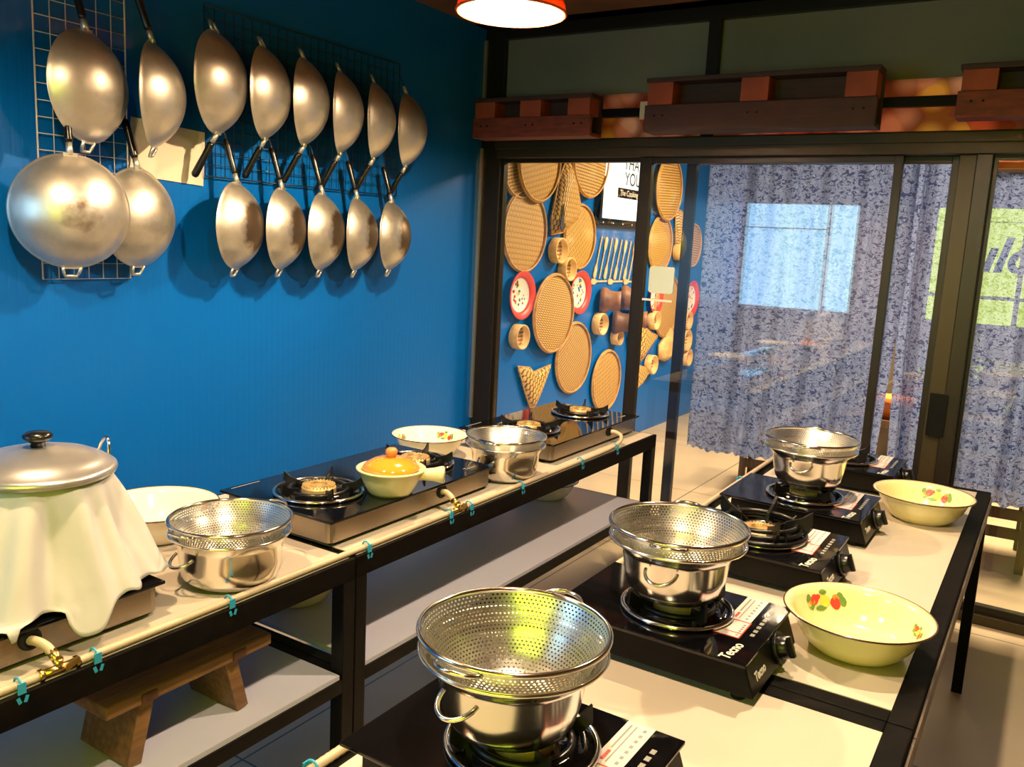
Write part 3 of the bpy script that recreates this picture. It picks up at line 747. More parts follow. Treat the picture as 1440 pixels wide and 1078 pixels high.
# ------------------------------------------------------------------ colander pots
def colander_pot(x, y, z, lab_pot, lab_col, group, hang=0.0, wide=False):
    t = thing('cooking_pot', lab_pot, 'pot', (x, y, z), (0, 0, hang), group=group + ' (pots)')
    s = MB()
    if wide:
        low = [(0.084, 0.0), (0.098, 0.006), (0.107, 0.018), (0.1115, 0.045), (0.1145, 0.080)]
    else:
        low = [(0.066, 0.0), (0.082, 0.006), (0.093, 0.020), (0.100, 0.045), (0.1055, 0.078)]
    outer = [(0.0, 0.0)] + low + [(low[-1][0] + 0.004, 0.086), (0.126, 0.098), (0.1315, 0.103)]
    inner = [(0.1315, 0.105), (0.125, 0.1005), (low[-1][0] + 0.003, 0.0885)] + [(r - 0.0022, z_ + 0.002) for r, z_ in low[::-1]] + [(0.0, 0.003)]
    outer = [(r, z_ * 1.11) for r, z_ in outer]; inner = [(r, z_ * 1.11) for r, z_ in inner]
    s.lathe(outer + inner, 72); s.torus((0, 0, 0.1150), 0.1310, 0.0032, seg=80); s.build('pot_body', M_STEEL, t)
    for sgn in (-1, 1):
        s = MB(); pts = []
        for k in range(13):
            a = PI * k / 12
            pts.append((sgn * (low[-1][0] + 0.002 + 0.030 * math.sin(a)), -0.030 * math.cos(a), 0.082 - 0.016 * math.sin(a)))
        s.tube(pts, 0.0035, 8); s.build('handle', M_CHROME, t)
    c = thing('colander', lab_col, 'colander', (x, y, z + 0.1170), (0, 0, hang + 0.12), group=group + ' (colanders)')
    s = MB()
    R = 0.1335
    prof = [(0.0, -0.096), (0.030, -0.094), (0.052, -0.087), (0.070, -0.076), (0.085, -0.059), (0.0965, -0.040), (0.106, -0.022), (0.1155, -0.006), (0.1235, 0.009), (0.1305, 0.024)]
    pr2 = []
    for i in range(len(prof) - 1):
        for k in range(3):
            f = k / 3; pr2.append((prof[i][0] * (1 - f) + prof[i + 1][0] * f, prof[i][1] * (1 - f) + prof[i + 1][1] * f))
    pr2.append(prof[-1])
    s.lathe(pr2, 96); s.build('perforated_bowl', M_PERF, c, recalc=True)
    s = MB(); s.torus((0, 0, 0.026), 0.1325, 0.0042, seg=96, rs=10); s.build('rolled_rim', M_CHROME, c)
    for sgn in (-1, 1):
        s = MB(); pts = []
        for k in range(13):
            a = PI * k / 12
            pts.append((sgn * (0.129 + 0.026 * math.sin(a)), -0.034 * math.cos(a), 0.021 + 0.006 * math.sin(a)))
        s.tube(pts, 0.003, 8); s.build('wire_handle', M_CHROME, c)
GR = 'colander pots on single stoves'
ZR = 0.751 + 0.079 + 0.036
colander_pot(SX - 0.012, 0.958, ZR, 'stainless pot on the nearest single stove, under a perforated colander', 'perforated steel colander set in the pot nearest the camera', GR, 1.45)
colander_pot(SX - 0.004, 1.543, ZR, 'stainless pot on the second stove from the camera', 'perforated steel colander in the middle pot of the right table', GR, 1.7)
colander_pot(SX + 0.002, 2.570, ZR, 'stainless pot on the far single stove in front of the curtain', 'perforated steel colander in the farthest pot of the right table', GR, 1.6)
GL = 'colander pots standing on the left tables'
colander_pot(-1.502, 1.235, 0.7515, 'stainless pot on the left tabletop between steamer and double stove', 'colander in the pot between the steamer and the first glass stove', GL, 1.5, True)
colander_pot(-1.500, 2.370, 0.7515, 'stainless pot on the left tabletop between the two glass double stoves', 'colander in the pot between the two glass double stoves', GL, 1.6, True)

# ------------------------------------------------------------------ enamel basins
BPROF_O = [(0.0, 0.0), (0.085, 0.0), (0.093, 0.006), (0.108, 0.020), (0.124, 0.045), (0.136, 0.072), (0.143, 0.082), (0.153, 0.085)]
BPROF_I = [(0.153, 0.087), (0.142, 0.0845), (0.133, 0.073), (0.121, 0.047), (0.105, 0.023), (0.090, 0.010), (0.0, 0.004)]
def flower(parent, ang0, scale=1.0, cols=None, tilt=0.0):
    """printed posy on the inside wall: thin petals that follow the basin's wall"""
    prof = BPROF_I[::-1]
    ls = [0]
    for i in range(1, len(prof)): ls.append(ls[-1] + math.hypot(prof[i][0] - prof[i - 1][0], prof[i][1] - prof[i - 1][1]))
    def at(u, v):  # u metres sideways, v metres up the wall from its foot
        L = ls[1] + 0.056 + v
        for i in range(1, len(ls)):
            if ls[i] >= L: break
        f = (L - ls[i - 1]) / (ls[i] - ls[i - 1])
        r = prof[i - 1][0] * (1 - f) + prof[i][0] * f - 0.0012; z = prof[i - 1][1] * (1 - f) + prof[i][1] * f + 0.0007
        a = ang0 + u / r
        return Vector((r * math.cos(a), r * math.sin(a), z))
    s = MB()
    def blob(u0, v0, ru, rv, n=10, mi=0):
        s.mi = mi
        c = s.bm.verts.new(at(u0, v0)); ring = [s.bm.verts.new(at(u0 + ru * math.cos(2 * PI * k / n) * (0.85 + 0.15 * math.cos(5 * k)), v0 + rv * math.sin(2 * PI * k / n))) for k in range(n)]
        for k in range(n):
            f = s.bm.faces.new([c, ring[k], ring[(k + 1) % n]]); f.material_index = mi
    k = scale
    rnd = random.Random(int(ang0 * 100))
    for (u, v, ru, rv, mi) in ((-0.034, 0.0, .007, .010, 3), (-0.030, 0.010, .006, .006, 3), (0.010, -0.012, .012, .005, 3), (0.036, 0.008, .006, .008, 3), (0.002, 0.016, .008, .005, 3), (0.030, -0.006, .007, .007, 3),
                               (-0.020, -0.004, .010, .012, 0), (-0.022, 0.006, .007, .006, 1), (0.022, 0.004, .010, .010, 0), (0.028, 0.0, .008, .006, 1), (0.014, 0.008, .006, .005, 0),
                               (0.0, 0.0, .011, .011, 2), (0.034, -0.002, .005, .005, 2), (0.0, -0.001, .004, .004, 1)):
        blob(u * k, v * k, ru * k, rv * k, mi=mi)
    s.build('printed_flower', [M_RED, M_ORANGE, M_YELLOW, M_GREEN], parent, recalc=False)

def basin(label, x, y, z, m, flowers, sc=1.0, group='enamel wash basins'):
    t = thing('enamel_basin', label, 'basin', (x, y, z), group=group); t.scale = (sc, sc, sc)
    s = MB(); s.lathe(BPROF_O + BPROF_I, 80); b = s.build('bowl', m, t)
    s = MB(); s.torus((0, 0, 0.0855), 0.1535, 0.0019, seg=80, rs=6); s.build('dark_rim', M_ENRIM, t)
    for a, k in flowers: flower(b, a, k)
    return t
basin('yellow enamel basin with a red flower posy, nearest on the right table', -0.262, 1.782, 0.7515, M_ENAMEL, [(D(135), 1.25), (D(20), 0.7)], 0.945)
basin('pale yellow enamel basin with small red flower print, far end of the right table', -0.277, 2.860, 0.7515, M_ENAMEL, [(D(75), 1.25)], 0.945)
basin('ivory enamel basin with flowers between the left stove row and the blue wall', -1.865, 2.425, 0.7515, M_ENAMEL_W, [(D(20), 1.1), (D(200), 1.0), (D(95), 1.0)], 0.90)
basin('ivory enamel basin half hidden behind the draped steamer', -1.862, 1.300, 0.7515, M_ENAMEL_W, [(D(60), 1.0)], 0.98)
basin('enamel basin on the lower shelf in the dark beside the wooden stool', -1.80, 1.72, 0.4555, M_ENAMEL, [], 0.9)
basin('enamel basin on the far lower shelf, only its foot in the light', -1.76, 3.12, 0.4555, M_ENAMEL_W, [], 0.9)

# ------------------------------------------------------------------ clay pot with orange lid
t = thing('clay_pot', 'small cream clay saucepan with thick hollow handle on the first glass double stove', 'pot', (-1.508, 1.790, 0.826))
s = MB(); s.lathe([(0.0, 0.0), (0.058, 0.0), (0.064, 0.008), (0.080, 0.040), (0.088, 0.062), (0.096, 0.068), (0.097, 0.072), (0.090, 0.073), (0.083, 0.068), (0.075, 0.040), (0.060, 0.012), (0.0, 0.006)], 64); s.build('pot_body', M_CLAY, t)
hd = Vector((0.85, 0.50, 0.05)).normalized()
s = MB(); c0 = Vector((0, 0, 0.052))
pts = [c0 + hd * d for d in (0.070, 0.095, 0.12, 0.138, 0.148, 0.150, 0.147, 0.13)]
s.tube(pts, [0.017, 0.0165, 0.019, 0.023, 0.024, 0.021, 0.017, 0.014], 24, caps=True); s.build('handle', M_CLAY, t)
l = thing('pot_lid', 'glossy orange ceramic lid with round knob on the clay saucepan', 'lid', (-1.508, 1.790, 0.826 + 0.0705))
s = MB(); s.lathe([(0.080, 0.0), (0.0805, 0.003), (0.070, 0.014), (0.050, 0.025), (0.025, 0.031), (0.0, 0.032)] , 64); s.lathe([(0.080, 0.0), (0.0, 0.012)], 64); s.build('lid_dome', M_LID_O, l)
s = MB(); s.lathe([(0.0, 0.030), (0.012, 0.030), (0.013, 0.036), (0.0165, 0.042), (0.017, 0.050), (0.012, 0.056), (0.0, 0.057)], 32); s.build('knob', M_KNOB_O, l)

# ------------------------------------------------------------------ steamer with cloth and lid
PX, PY = -1.632, 0.882
ZP = 0.884
t = thing('steamer_pot', 'tall aluminium steamer pot almost hidden under white cloth', 'pot', (PX, PY, ZP))
s = MB(); s.lathe([(0.0, 0.0), (0.105, 0.0), (0.112, 0.008), (0.112, 0.165), (0.116, 0.168), (0.110, 0.170), (0.108, 0.012), (0.0, 0.006)], 64); s.build('pot_body', M_ALU_LID, t)
s = MB()
pts = [(0.02 + 0.0, -0.118 + 0.0, 0.12)]
bail = []
for k in range(9):
    a = PI * k / 8
    bail.append((0.020 * math.cos(a), 0.130 + 0.012 * math.sin(a), 0.160 + 0.050 * math.sin(a)))
s.tube(bail, 0.0035, 8); s.build('bail_handle', M_CHROME, t)
lz = ZP + 0.1755
l = thing('pot_lid', 'domed aluminium lid with black knob holding a white cloth down', 'lid', (PX, PY, lz))
s = MB(); LR = 0.139
prof = [(LR, -0.010), (LR + 0.002, -0.006), (LR, 0.0), (LR * 0.97, 0.004), (LR * 0.93, 0.004), (LR * 0.86, 0.014), (LR * 0.70, 0.024), (LR * 0.45, 0.033), (LR * 0.2, 0.038), (0.0, 0.039)]
s.lathe(prof + [(0.0, 0.036)] + [(r - 0.002, z - 0.003) for r, z in prof[::-1][1:]], 80); s.build('lid_dome', M_ALU_LID, l)
s = MB(); s.lathe([(0.0, 0.038), (0.014, 0.038), (0.012, 0.046), (0.018, 0.050), (0.026, 0.056), (0.027, 0.062), (0.020, 0.068), (0.0, 0.069)], 32); s.build('knob', M_KNOB, l)
# cloth
def cloth():
    s = MB(); na, nr = 260, 40
    # hem of the cloth all round: angle, reach from the pot's axis, height
    hem = [(-180, .235, .842), (-150, .25, .838), (-120, .22, .846), (-90, .25, .838), (-65, .235, .842), (-46, .252, .798), (-28, .207, .838), (-9, .222, .783), (10, .206, .838), (30, .212, .838), (50, .222, .832), (72, .205, .830), (100, .225, .800), (130, .215, .842), (160, .245, .838), (180, .235, .842)]
    def H(a):
        for i in range(len(hem) - 1):
            if hem[i][0] <= a <= hem[i + 1][0]:
                f = (a - hem[i][0]) / (hem[i + 1][0] - hem[i][0]); f = f * f * (3 - 2 * f)
                return hem[i][1] * (1 - f) + hem[i + 1][1] * f, hem[i][2] * (1 - f) + hem[i + 1][2] * f
    r0 = 0.122; zt = lz - 0.013
    def fn(u, v):
        deg = -180 + 360 * u; a = D(deg); rh, zh = H(deg)
        if v < 0.25:
            r = r0 * v / 0.25; return Vector((r * math.cos(a), r * math.sin(a), zt))
        k = (v - 0.25) / 0.75
        fold = math.sin(7 * a + 0.8) * 0.5 + math.sin(12 * a + 2.1 + 1.5 * k) * 0.35 + math.sin(19 * a + 1.0) * 0.2
        r = r0 + (rh - r0) * k ** 0.9 + 0.022 * fold * math.sin(PI * min(k, 0.8) / 1.15) - 0.012 * math.sin(PI * k)
        z = zt - (zt - zh) * k ** 1.08 + 0.003 * math.sin(31 * a) * k - 0.004 * math.sin(PI * k) * fold
        x, y = r * math.cos(a), r * math.sin(a); wx, wy = x + PX, y + PY
        if z < 0.836 and wx < -1.437 and wy < 1.04: z = 0.836
        return Vector((x, y, max(z, 0.757)))
    s.grid(fn, na, nr)
    bmesh.ops.remove_doubles(s.bm, verts=s.bm.verts, dist=0.00005)
    o = s.build('steamer_cloth', M_CLOTH, None, loc=(PX, PY, 0), solid=0.0012)
    md = o.modifiers.new('sm', 'SMOOTH'); md.factor = 0.4; md.iterations = 2
    tag(o, 'thin white cloth draped over the steamer pot and hanging past the stove', 'cloth')
cloth()

# ------------------------------------------------------------------ wooden stool on the lower shelf
t = thing('wooden_stool', 'low brown wooden stool with slanted plank legs on the lower shelf', 'stool', (-1.53, 1.085, 0.4555), (0, 0, D(0)))
s = MB(); s.box((0, 0, 0.150), (0.20, 0.41, 0.028)); s.build('seat', M_WOOD, t, bevel=0.004)
for sg in (-1, 1):
    s = MB(); R_ = Matrix.Rotation(sg * D(14), 3, 'X')
    s.box((0, sg * 0.120, 0.0685), (0.165, 0.032, 0.1395), R_); s.build('leg', M_WOOD, t, bevel=0.002)
    s = MB(); s.box((0.101, sg * 0.112, 0.148), (0.004, 0.034, 0.020)); s.build('tenon', M_DARKWOOD, t)

# ------------------------------------------------------------------ hoses, clips, valves
HX = -1.392
def ribbed(pts, r, name, label, parent=None):
    # resample the path and ripple the radius so the hose shows its ribs
    P = [Vector(p) for p in pts]; out = []; rad = []
    for i in range(len(P) - 1):
        n = max(2, int((P[i + 1] - P[i]).length / 0.006))
        for k in range(n):
            out.append(P[i].lerp(P[i + 1], k / n)); rad.append(r * (1.0 + (0.05 if len(out) % 2 else -0.05)))
    out.append(P[-1]); rad.append(r)
    s = MB(); s.tube(out, rad, 10)
    o = s.build(name, M_HOSE); tag(o, label, 'hose'); return o
def smooth(pts, n=10):
    out = []; P = [Vector(p) for p in pts]
    for i in range(len(P) - 1):
        p0, p1, p2, p3 = P[max(i - 1, 0)], P[i], P[i + 1], P[min(i + 2, len(P) - 1)]
        for k in range(n):
            f = k / n
            out.append(0.5 * ((2 * p1) + (p2 - p0) * f + (2 * p0 - 5 * p1 + 4 * p2 - p3) * f * f + (3 * p1 - p0 - 3 * p2 + p3) * f ** 3))
    out.append(P[-1]); return out
ribbed([(HX, -0.44, 0.7595), (HX, 0.745, 0.7595)], 0.0078, 'gas_hose', 'beige gas hose along the left table edge, stretch before the near brass valve')
ribbed([(HX, 0.80, 0.7595), (HX, 1.92, 0.7595)], 0.0078, 'gas_hose', 'long beige gas hose along the left table edge between the two brass valves')
ribbed(smooth([(HX, 1.99, 0.7595), (HX, 2.4, 0.7595), (HX, 2.85, 0.7595), (HX + 0.0, 2.98, 0.764), (HX - 0.003, 3.045, 0.772), (HX - 0.018, 3.085, 0.786), (HX - 0.042, 3.082, 0.798), (-1.452, 3.075, 0.799)]), 0.0078, 'gas_hose', 'beige gas hose curling up into the far double stove')
def valve(y, label, gy):
    t = thing('gas_valve', label, 'valve', (HX, y, 0.7595))
    s = MB(); s.cyl((0, -0.028, 0), (0, 0.028, 0), 0.0085, 14); s.cyl((0, -0.036, 0), (0, -0.028, 0), 0.0115, 6); s.cyl((0, 0.028, 0), (0, 0.036, 0), 0.0115, 6)
    s.cyl((0, 0, 0), (0, 0, 0.020), 0.008, 14); s.cyl((0, 0, 0.014), (-0.02, 0.0, 0.026), 0.010, 6); s.build('valve_body', M_BRASS, t)
    s = MB(); s.box((0.008, 0.02, 0.004), (0.004, 0.028, 0.010), Matrix.Rotation(D(25), 3, 'X')); s.build('lever', M_BRASS, t)
    s = MB(); s.tube(smooth([(-0.014, 0.0, 0.022), (-0.030, gy * 0.3, 0.034), (-0.050, gy * 0.8, 0.040), (-0.068, gy, 0.037)], 6), 0.0085, 10); s.build('branch_hose', M_HOSE, t)
valve(0.772, 'brass tee valve at the draped steamer stove, lower left', -0.012)
valve(1.955, 'brass tee valve in front of the clay pot stove', 0.01)
pins = []
for i, (y, lb) in enumerate(((0.700, 'blue tape tie on the hose, nearest the lower left corner'), (0.835, 'blue tape tie on the hose just past the near brass valve'),
                (1.135, 'blue tape tie on the hose below the first colander pot'), (1.560, 'blue tape tie on the hose at the near corner of the clay pot stove'),
                (1.905, 'blue tape tie on the near side of the far brass valve'), (2.005, 'blue tape tie on the far side of the far brass valve'),
                (2.291, 'blue tape tie on the hose in front of the second colander pot'), (2.700, 'blue tape tie on the hose at the near corner of the far stove'), (2.99, 'blue tape tie on the hose bend by the far stove'))):
    s = MB(); s.torus((0, 0, 0), 0.0110, 0.0022, frame_m((0, 0, 0.011), (1, 0, 0), (0, 0, 1), (0, 1, 0)), 20, 6)
    s.box((0.0125, 0, 0.004), (0.002, 0.014, 0.026)); s.box((0.0135, -0.006, -0.012), (0.002, 0.006, 0.012), Matrix.Rotation(D(20), 3, 'X')); s.box((0.0135, 0.006, -0.012), (0.002, 0.006, 0.012), Matrix.Rotation(D(-20), 3, 'X'))
    s.box((-0.014, 0, 0.002), (0.012, 0.012, 0.0015))
    o = s.build('tape_tie', M_CLIP, None, loc=(HX + 0.003, y, 0.7515)); tag(o, lb, 'tape', 'blue ties along the left hose')
ribbed([(-0.833, 0.06, 0.7595), (-0.836, 1.60, 0.7595), (-0.846, 2.6, 0.7595), (-0.850, 3.33, 0.7595)], 0.0078, 'gas_hose', 'beige gas hose along the left edge of the right tables')
for y, lb in ((0.83, 'blue tape tie on the right table hose near the camera'), (2.86, 'blue tape tie on the right table hose by the farthest colander pot')):
    s = MB(); s.torus((0, 0, 0), 0.0110, 0.0022, frame_m((0, 0, 0.011), (1, 0, 0), (0, 0, 1), (0, 1, 0)), 20, 6); s.box((-0.0125, 0, 0.004), (0.002, 0.014, 0.026)); s.box((0.014, 0, 0.002), (0.012, 0.012, 0.0015))
    o = s.build('tape_tie', M_CLIP, None, loc=(-0.833 - 0.007 * (y - 0.83), y, 0.7515)); tag(o, lb, 'tape')

# ------------------------------------------------------------------ wire racks, paper, woks
def wire_rack(name, label, y0, y1, z0, z1, m, step, r, rim):
    t = thing(name, label, 'rack', (WX + 0.018, (y0 + y1) / 2, z0))
    hy = (y1 - y0) / 2; H = z1 - z0
    s = MB(); s.tube([(0, -hy, 0), (0, hy, 0), (0, hy, H), (0, -hy, H)], rim, 8, closed=True); s.build('outer_frame', m, t)
    s = MB(); n = round(2 * hy / step); k = round(H / step)
    for i in range(1, n): y = -hy + 2 * hy * i / n; s.cyl((0.002, y, 0), (0.002, y, H), r, 6)
    for i in range(1, k): z = H * i / k; s.cyl((-0.002, -hy, z), (-0.002, hy, z), r, 6)
    s.build('wire_grid', m, t)
wire_rack('wire_rack', 'pale wire grid panel behind the four woks on the left', 1.56, 1.875, 1.335, 2.42, M_WIRE_W, 0.052, 0.0016, 0.003)
wire_rack('wire_rack', 'black wire grid panel behind the double row of woks', 2.20, 3.32, 1.72, 2.34, M_WIRE_B, 0.045, 0.0016, 0.003)
o = MB(); o.box((0, 0, 0), (0.002, 0.31, 0.20), Matrix.Rotation(D(-3), 3, 'X')); o = o.build('paper_sheet', M_PAPER, None, loc=(WX + 0.004, 2.05, 1.79)); tag(o, 'blank cream paper sheet taped to the blue wall between the wok racks', 'paper')

def wok_parts(up, mm, longh=True):
    """rim in the local YZ plane, bottom of the bowl towards +X. up: +1 handle on top, -1 handle below"""
    R, dp = 0.172, 0.104
    rho = (R * R + dp * dp) / (2 * dp); n = 18
    a_max = math.asin(R / rho)
    o_ = [(rho * math.sin(a_max * k / n), dp - rho * (1 - math.cos(a_max * k / n))) for k in range(n + 1)]
    i_ = [((r) * 0.985, z - 0.0025) for r, z in o_[::-1]]; i_[-1] = (0.0, dp - 0.0025)
    lip = [(R + 0.003, -0.0015), (R + 0.002, -0.003)]
    M = frame_m((0, 0, 0), (0, 1, 0), (0, 0, 1), (1, 0, 0))
    body = MB(); body.lathe(o_ + lip + i_, 80, M)
    slope = 0.30 if up > 0 else 0.55
    hd = Vector((-slope, 0, up)).normalized()
    p0 = Vector((0.004, 0, up * (R - 0.004)))
    sock = MB(); sock.cyl(p0, p0 + hd * 0.045, 0.011, 14, 0.009)
    sock.box(p0 + Vector((0.004, 0, -up * 0.002)), (0.006, 0.04, 0.02))
    L = 0.145
    hnd = MB(); hnd.tube([p0 + hd * d for d in (0.040, 0.05, 0.09, 0.15, 0.17, 0.178)], [0.010, 0.0125, 0.012, 0.0135, 0.0135, 0.008], 14)
    # loop ear opposite
    q0 = Vector((0.0, 0, -up * (R - 0.002))); ed = Vector((-0.45, 0, -up)).normalized()
    ear = MB()
    a = q0; b = q0 + ed * 0.034
    prof = [a + Vector((0, -0.026, 0)), b + Vector((0, -0.020, 0)), b + Vector((0, 0.020, 0)), a + Vector((0, 0.026, 0))]
    pts = [prof[0], prof[0].lerp(prof[1], .6), prof[1] + Vector((0, .003, 0)), prof[2] - Vector((0, .003, 0)), prof[3].lerp(prof[2], .6), prof[3]]
    ear.tube(pts, 0.0055, 8)
    ear.box(a.lerp(b, .05), (0.006, 0.052, 0.01))
    # wire hook at the upper end
    top = (p0 + hd * 0.178) if up > 0 else (q0 + ed * 0.034)
    hk = MB(); hk.tube(smooth([top + Vector((0.004, 0, -0.006)), top + Vector((0.0, 0, 0.008)), top + Vector((-0.008, 0, 0.030)), top + Vector((-0.02, 0, 0.045))], 5), 0.0018, 6)
    return body, sock, hnd, ear, hk
PROTO = {}
def wok(label, x, y, z, R, baz, up, stained, roll=0.0, group='aluminium woks hanging on the blue wall', tilt=0.0):
    key = (up, stained)
    rot = Euler((D(roll), D(tilt), D(baz)), 'XYZ')
    if key not in PROTO:
        t = thing('wok', label, 'wok', (x, y, z), rot, group)
        mm = (M_WOK, M_WOK_ST, M_WOK_SM)[stained]
        b, s_, h, e, hk = wok_parts(up, mm)
        b.build('wok_bowl', mm, t, recalc=True); s_.build('handle_socket', M_WOK, t); h.build('handle_grip', M_KNOB, t); e.build('loop_ear', M_WOK, t); hk.build('hanging_hook', M_WIRE_B if stained != 2 else M_WIRE_W, t)
        t.scale = (R / 0.172,) * 3
        PROTO[key] = t
        return t
    return dup(PROTO[key], (x, y, z), rot, label, group, (R / 0.172,) * 3)
TOPW = [(2.168, 2.051, 0.180, 22), (2.394, 2.051, 0.172, 26), (2.603, 2.050, 0.172, 27), (2.813, 2.038, 0.170, 29), (3.030, 2.034, 0.166, 27), (3.256, 2.023, 0.166, 22)]
ordn = ['leftmost', 'second from the left', 'third from the left', 'fourth from the left', 'fifth from the left', 'rightmost']
for i, (y, z, R, b) in enumerate(TOPW):
    wok('aluminium wok, handle down, %s in the top row of the black rack' % ordn[i], -2.71, y, z, R, b + 7, -1, 0, roll=3 * (i % 2))
BOTW = [(2.259, 1.538, 0.164, 17), (2.485, 1.534, 0.163, 19.5), (2.712, 1.530, 0.163, 18), (2.928, 1.527, 0.163, 20.8), (3.163, 1.527, 0.161, 15.6)]
ordb = ['leftmost', 'second from the left', 'middle one', 'fourth from the left', 'rightmost']
for i, (y, z, R, b) in enumerate(BOTW):
    wok('burnt aluminium wok hung by its handle, %s of the five below' % ordb[i], -2.71, y, z, R, b + 9, 1, 1, roll=-2)
wok('large aluminium wok at top left, bottom turned to the room', -2.71, 1.670, 1.952, 0.172, 20, 1, 0)
wok('aluminium wok hanging sideways right of the top left one, above the paper sheet', -2.71, 1.908, 1.965, 0.174, 42, 1, 0, roll=4)
wok('widest looking wok at lower left, bottom with brown marks facing the room', -2.67, 1.578, 1.557, 0.176, -18, 1, 2, tilt=3)
wok('aluminium wok at lower left tucked behind its front facing neighbour', -2.725, 1.850, 1.549, 0.167, 13.8, 1, 0)

# ------------------------------------------------------------------ pallet shelves above the doors and their bar
def pallet(label, x0, x1, z0, z1, y=3.75, dp=0.12, m=M_PALLET, blocks=3, mb=M_PALLET_B):
    t = thing('pallet_shelf', label, 'shelf', ((x0 + x1) / 2, y, z0))
    w = (x1 - x0) / 2; H = z1 - z0
    s = MB(); s.b2((-w, 0, 0), (w, 0.022, H * 0.50)); s.build('front_board', m, t, bevel=0.003)
    s = MB(); s.b2((-w, 0.0, H - 0.020), (w, dp, H)); s.build('top_board', M_PALLET_D, t, bevel=0.003)
    s = MB(); s.b2((-w, 0.022, 0), (w, dp, 0.018)); s.build('bottom_board', m, t, bevel=0.003)
    s = MB(); s.b2((-w, dp - 0.02, 0.018), (w, dp, H - 0.02)); s.build('back_board', M_PALLET_D, t)
    for k in range(blocks):
        bx = -w + 0.07 + (2 * w - 0.14) * k / (blocks - 1)
        s = MB(); s.b2((bx - 0.06, 0.003, H * 0.50), (bx + 0.06, dp - 0.02, H - 0.02)); s.build('spacer_block', mb, t, bevel=0.002)
    s = MB()
    for k in range(blocks):
        bx = -w + 0.07 + (2 * w - 0.14) * k / (blocks - 1)
        for dx in (-0.02, 0.02): s.cyl((bx + dx, -0.002, H * 0.30), (bx + dx, 0.001, H * 0.30), 0.005, 8)
    s.build('nail_head', M_BLACK, t)
    return t
pallet('red brown pallet wood shelf at the left, next to the blue wall', -2.675, -1.99, 2.045, 2.242)
pallet('dark pallet wood shelf in the middle with red blocks in its slots', -1.715, -0.712, 2.055, 2.292, m=M_PALLET_D)
pallet('red brown pallet wood shelf cut off by the right edge of the picture', -0.430, 0.50, 2.08, 2.275)
s = MB(); s.b2((-2.6, 3.870, 2.145), (1.2, 3.905, 2.185)); o = s.build('support_bar', M_BLACK, None, bevel=0.003); tag(o, 'long black steel bar carrying the three pallet wood shelves', 'bar')
s = MB(); s.b2((-1.79, 3.862, 2.13), (-1.72, 3.870, 2.21)); o = s.build('paper_tag', M_PAPER); tag(o, 'small cream tag on the black bar left of the middle pallet shelf', 'tag')
s = MB(); s.b2((-2.699, 4.075, 2.069), (2.28, 4.085, 2.289)); o = s.build('fruit_poster', M_POSTER); tag(o, 'long fruit and vegetable picture strip above the glass doors', 'poster')

# ------------------------------------------------------------------ curtains
def curtain(label, x0, x1, z0, z1, y, ph, folds, edge0=0.0, edge1=0.0):
    s = MB(); nu, nv = 160, 40
    def fn(u, v):
        e0 = edge0 * max(0, 1 - v / 0.62) ** 1.0; e1 = edge1 * max(0, 1 - v / 0.62)
        x = (x0 + e0) * (1 - u) + (x1 + e1) * u
        amp = 0.010 + 0.010 * (1 - v)
        yy = y + amp * math.sin(2 * PI * folds * u + ph) + 0.010 * math.sin(2 * PI * folds * 2.3 * u + ph * 2)
        for c, wd in ((0.20, 0.035), (0.86, 0.03)):
            yy -= 0.035 * math.exp(-((u - c) / wd) ** 2)
        z = z0 + (z1 - z0) * v + (0.006 * math.sin(2 * PI * u * (x1 - x0) / 0.05) if v == 0 else 0)
        return Vector((x, yy, z))
    s.grid(fn, nu, nv)
    o = s.build('curtain', M_CURTAIN, None, recalc=False); tag(o, label, 'curtain', 'blue patterned curtains behind the glass doors'); return o
curtain('wide blue patterned curtain behind the left sliding doors', -1.575, -0.600, 0.505, 1.97, 4.27, 0.5, 5, 0.0, -0.045)
curtain('narrow blue patterned curtain strip between the gap and the thick door post', -0.625, -0.335, 0.50, 1.97, 4.30, 2.0, 2, 0.035, 0.0)
curtain('blue patterned curtain behind the fixed pane at the right edge', -0.330, 0.85, 0.498, 1.925, 4.27, 3.0, 6)
s = MB(); s.cyl((-1.55, 4.275, 1.985), (0.9, 4.275, 1.985), 0.008, 10); o = s.build('curtain_rod', M_BLACK); tag(o, 'thin rod carrying the blue curtains', 'rod')
s = MB(); s.b2((-0.30, 4.33, 1.945), (1.2, 4.35, 2.03)); o = s.build('orange_banner', M_ORANGE); tag(o, 'orange strip showing over the right curtain', 'banner')

# white sticker on the glass
s = MB(); pts = []
for cx, cy, a0 in ((0.052, 0.052, 0), (-0.052, 0.052, 90), (-0.052, -0.052, 180), (0.052, -0.052, 270)):
    for k in range(5): a = D(a0 + 22.5 * k); pts.append((cx + 0.015 * math.cos(a), cy + 0.015 * math.sin(a)))
s.poly(pts, 0.012, frame_m((0, 0, 0), (1, 0, 0), (0, 0, 1), (0, -1, 0))); o = s.build('door_plate', mat('pale_plate', (0.72, 0.78, 0.62), 0.4), None, loc=(-1.708, 4.0945, 1.375), bevel=0.001); tag(o, 'white rounded plate fixed on the glass between the two dark door posts', 'plate')
s = MB(); s.b2((-1.80, 4.060, 1.268), (-1.632, 4.068, 1.278)); o = s.build('plate_strip', M_STICK); tag(o, 'thin white strip under the rounded plate on the glass', 'strip')

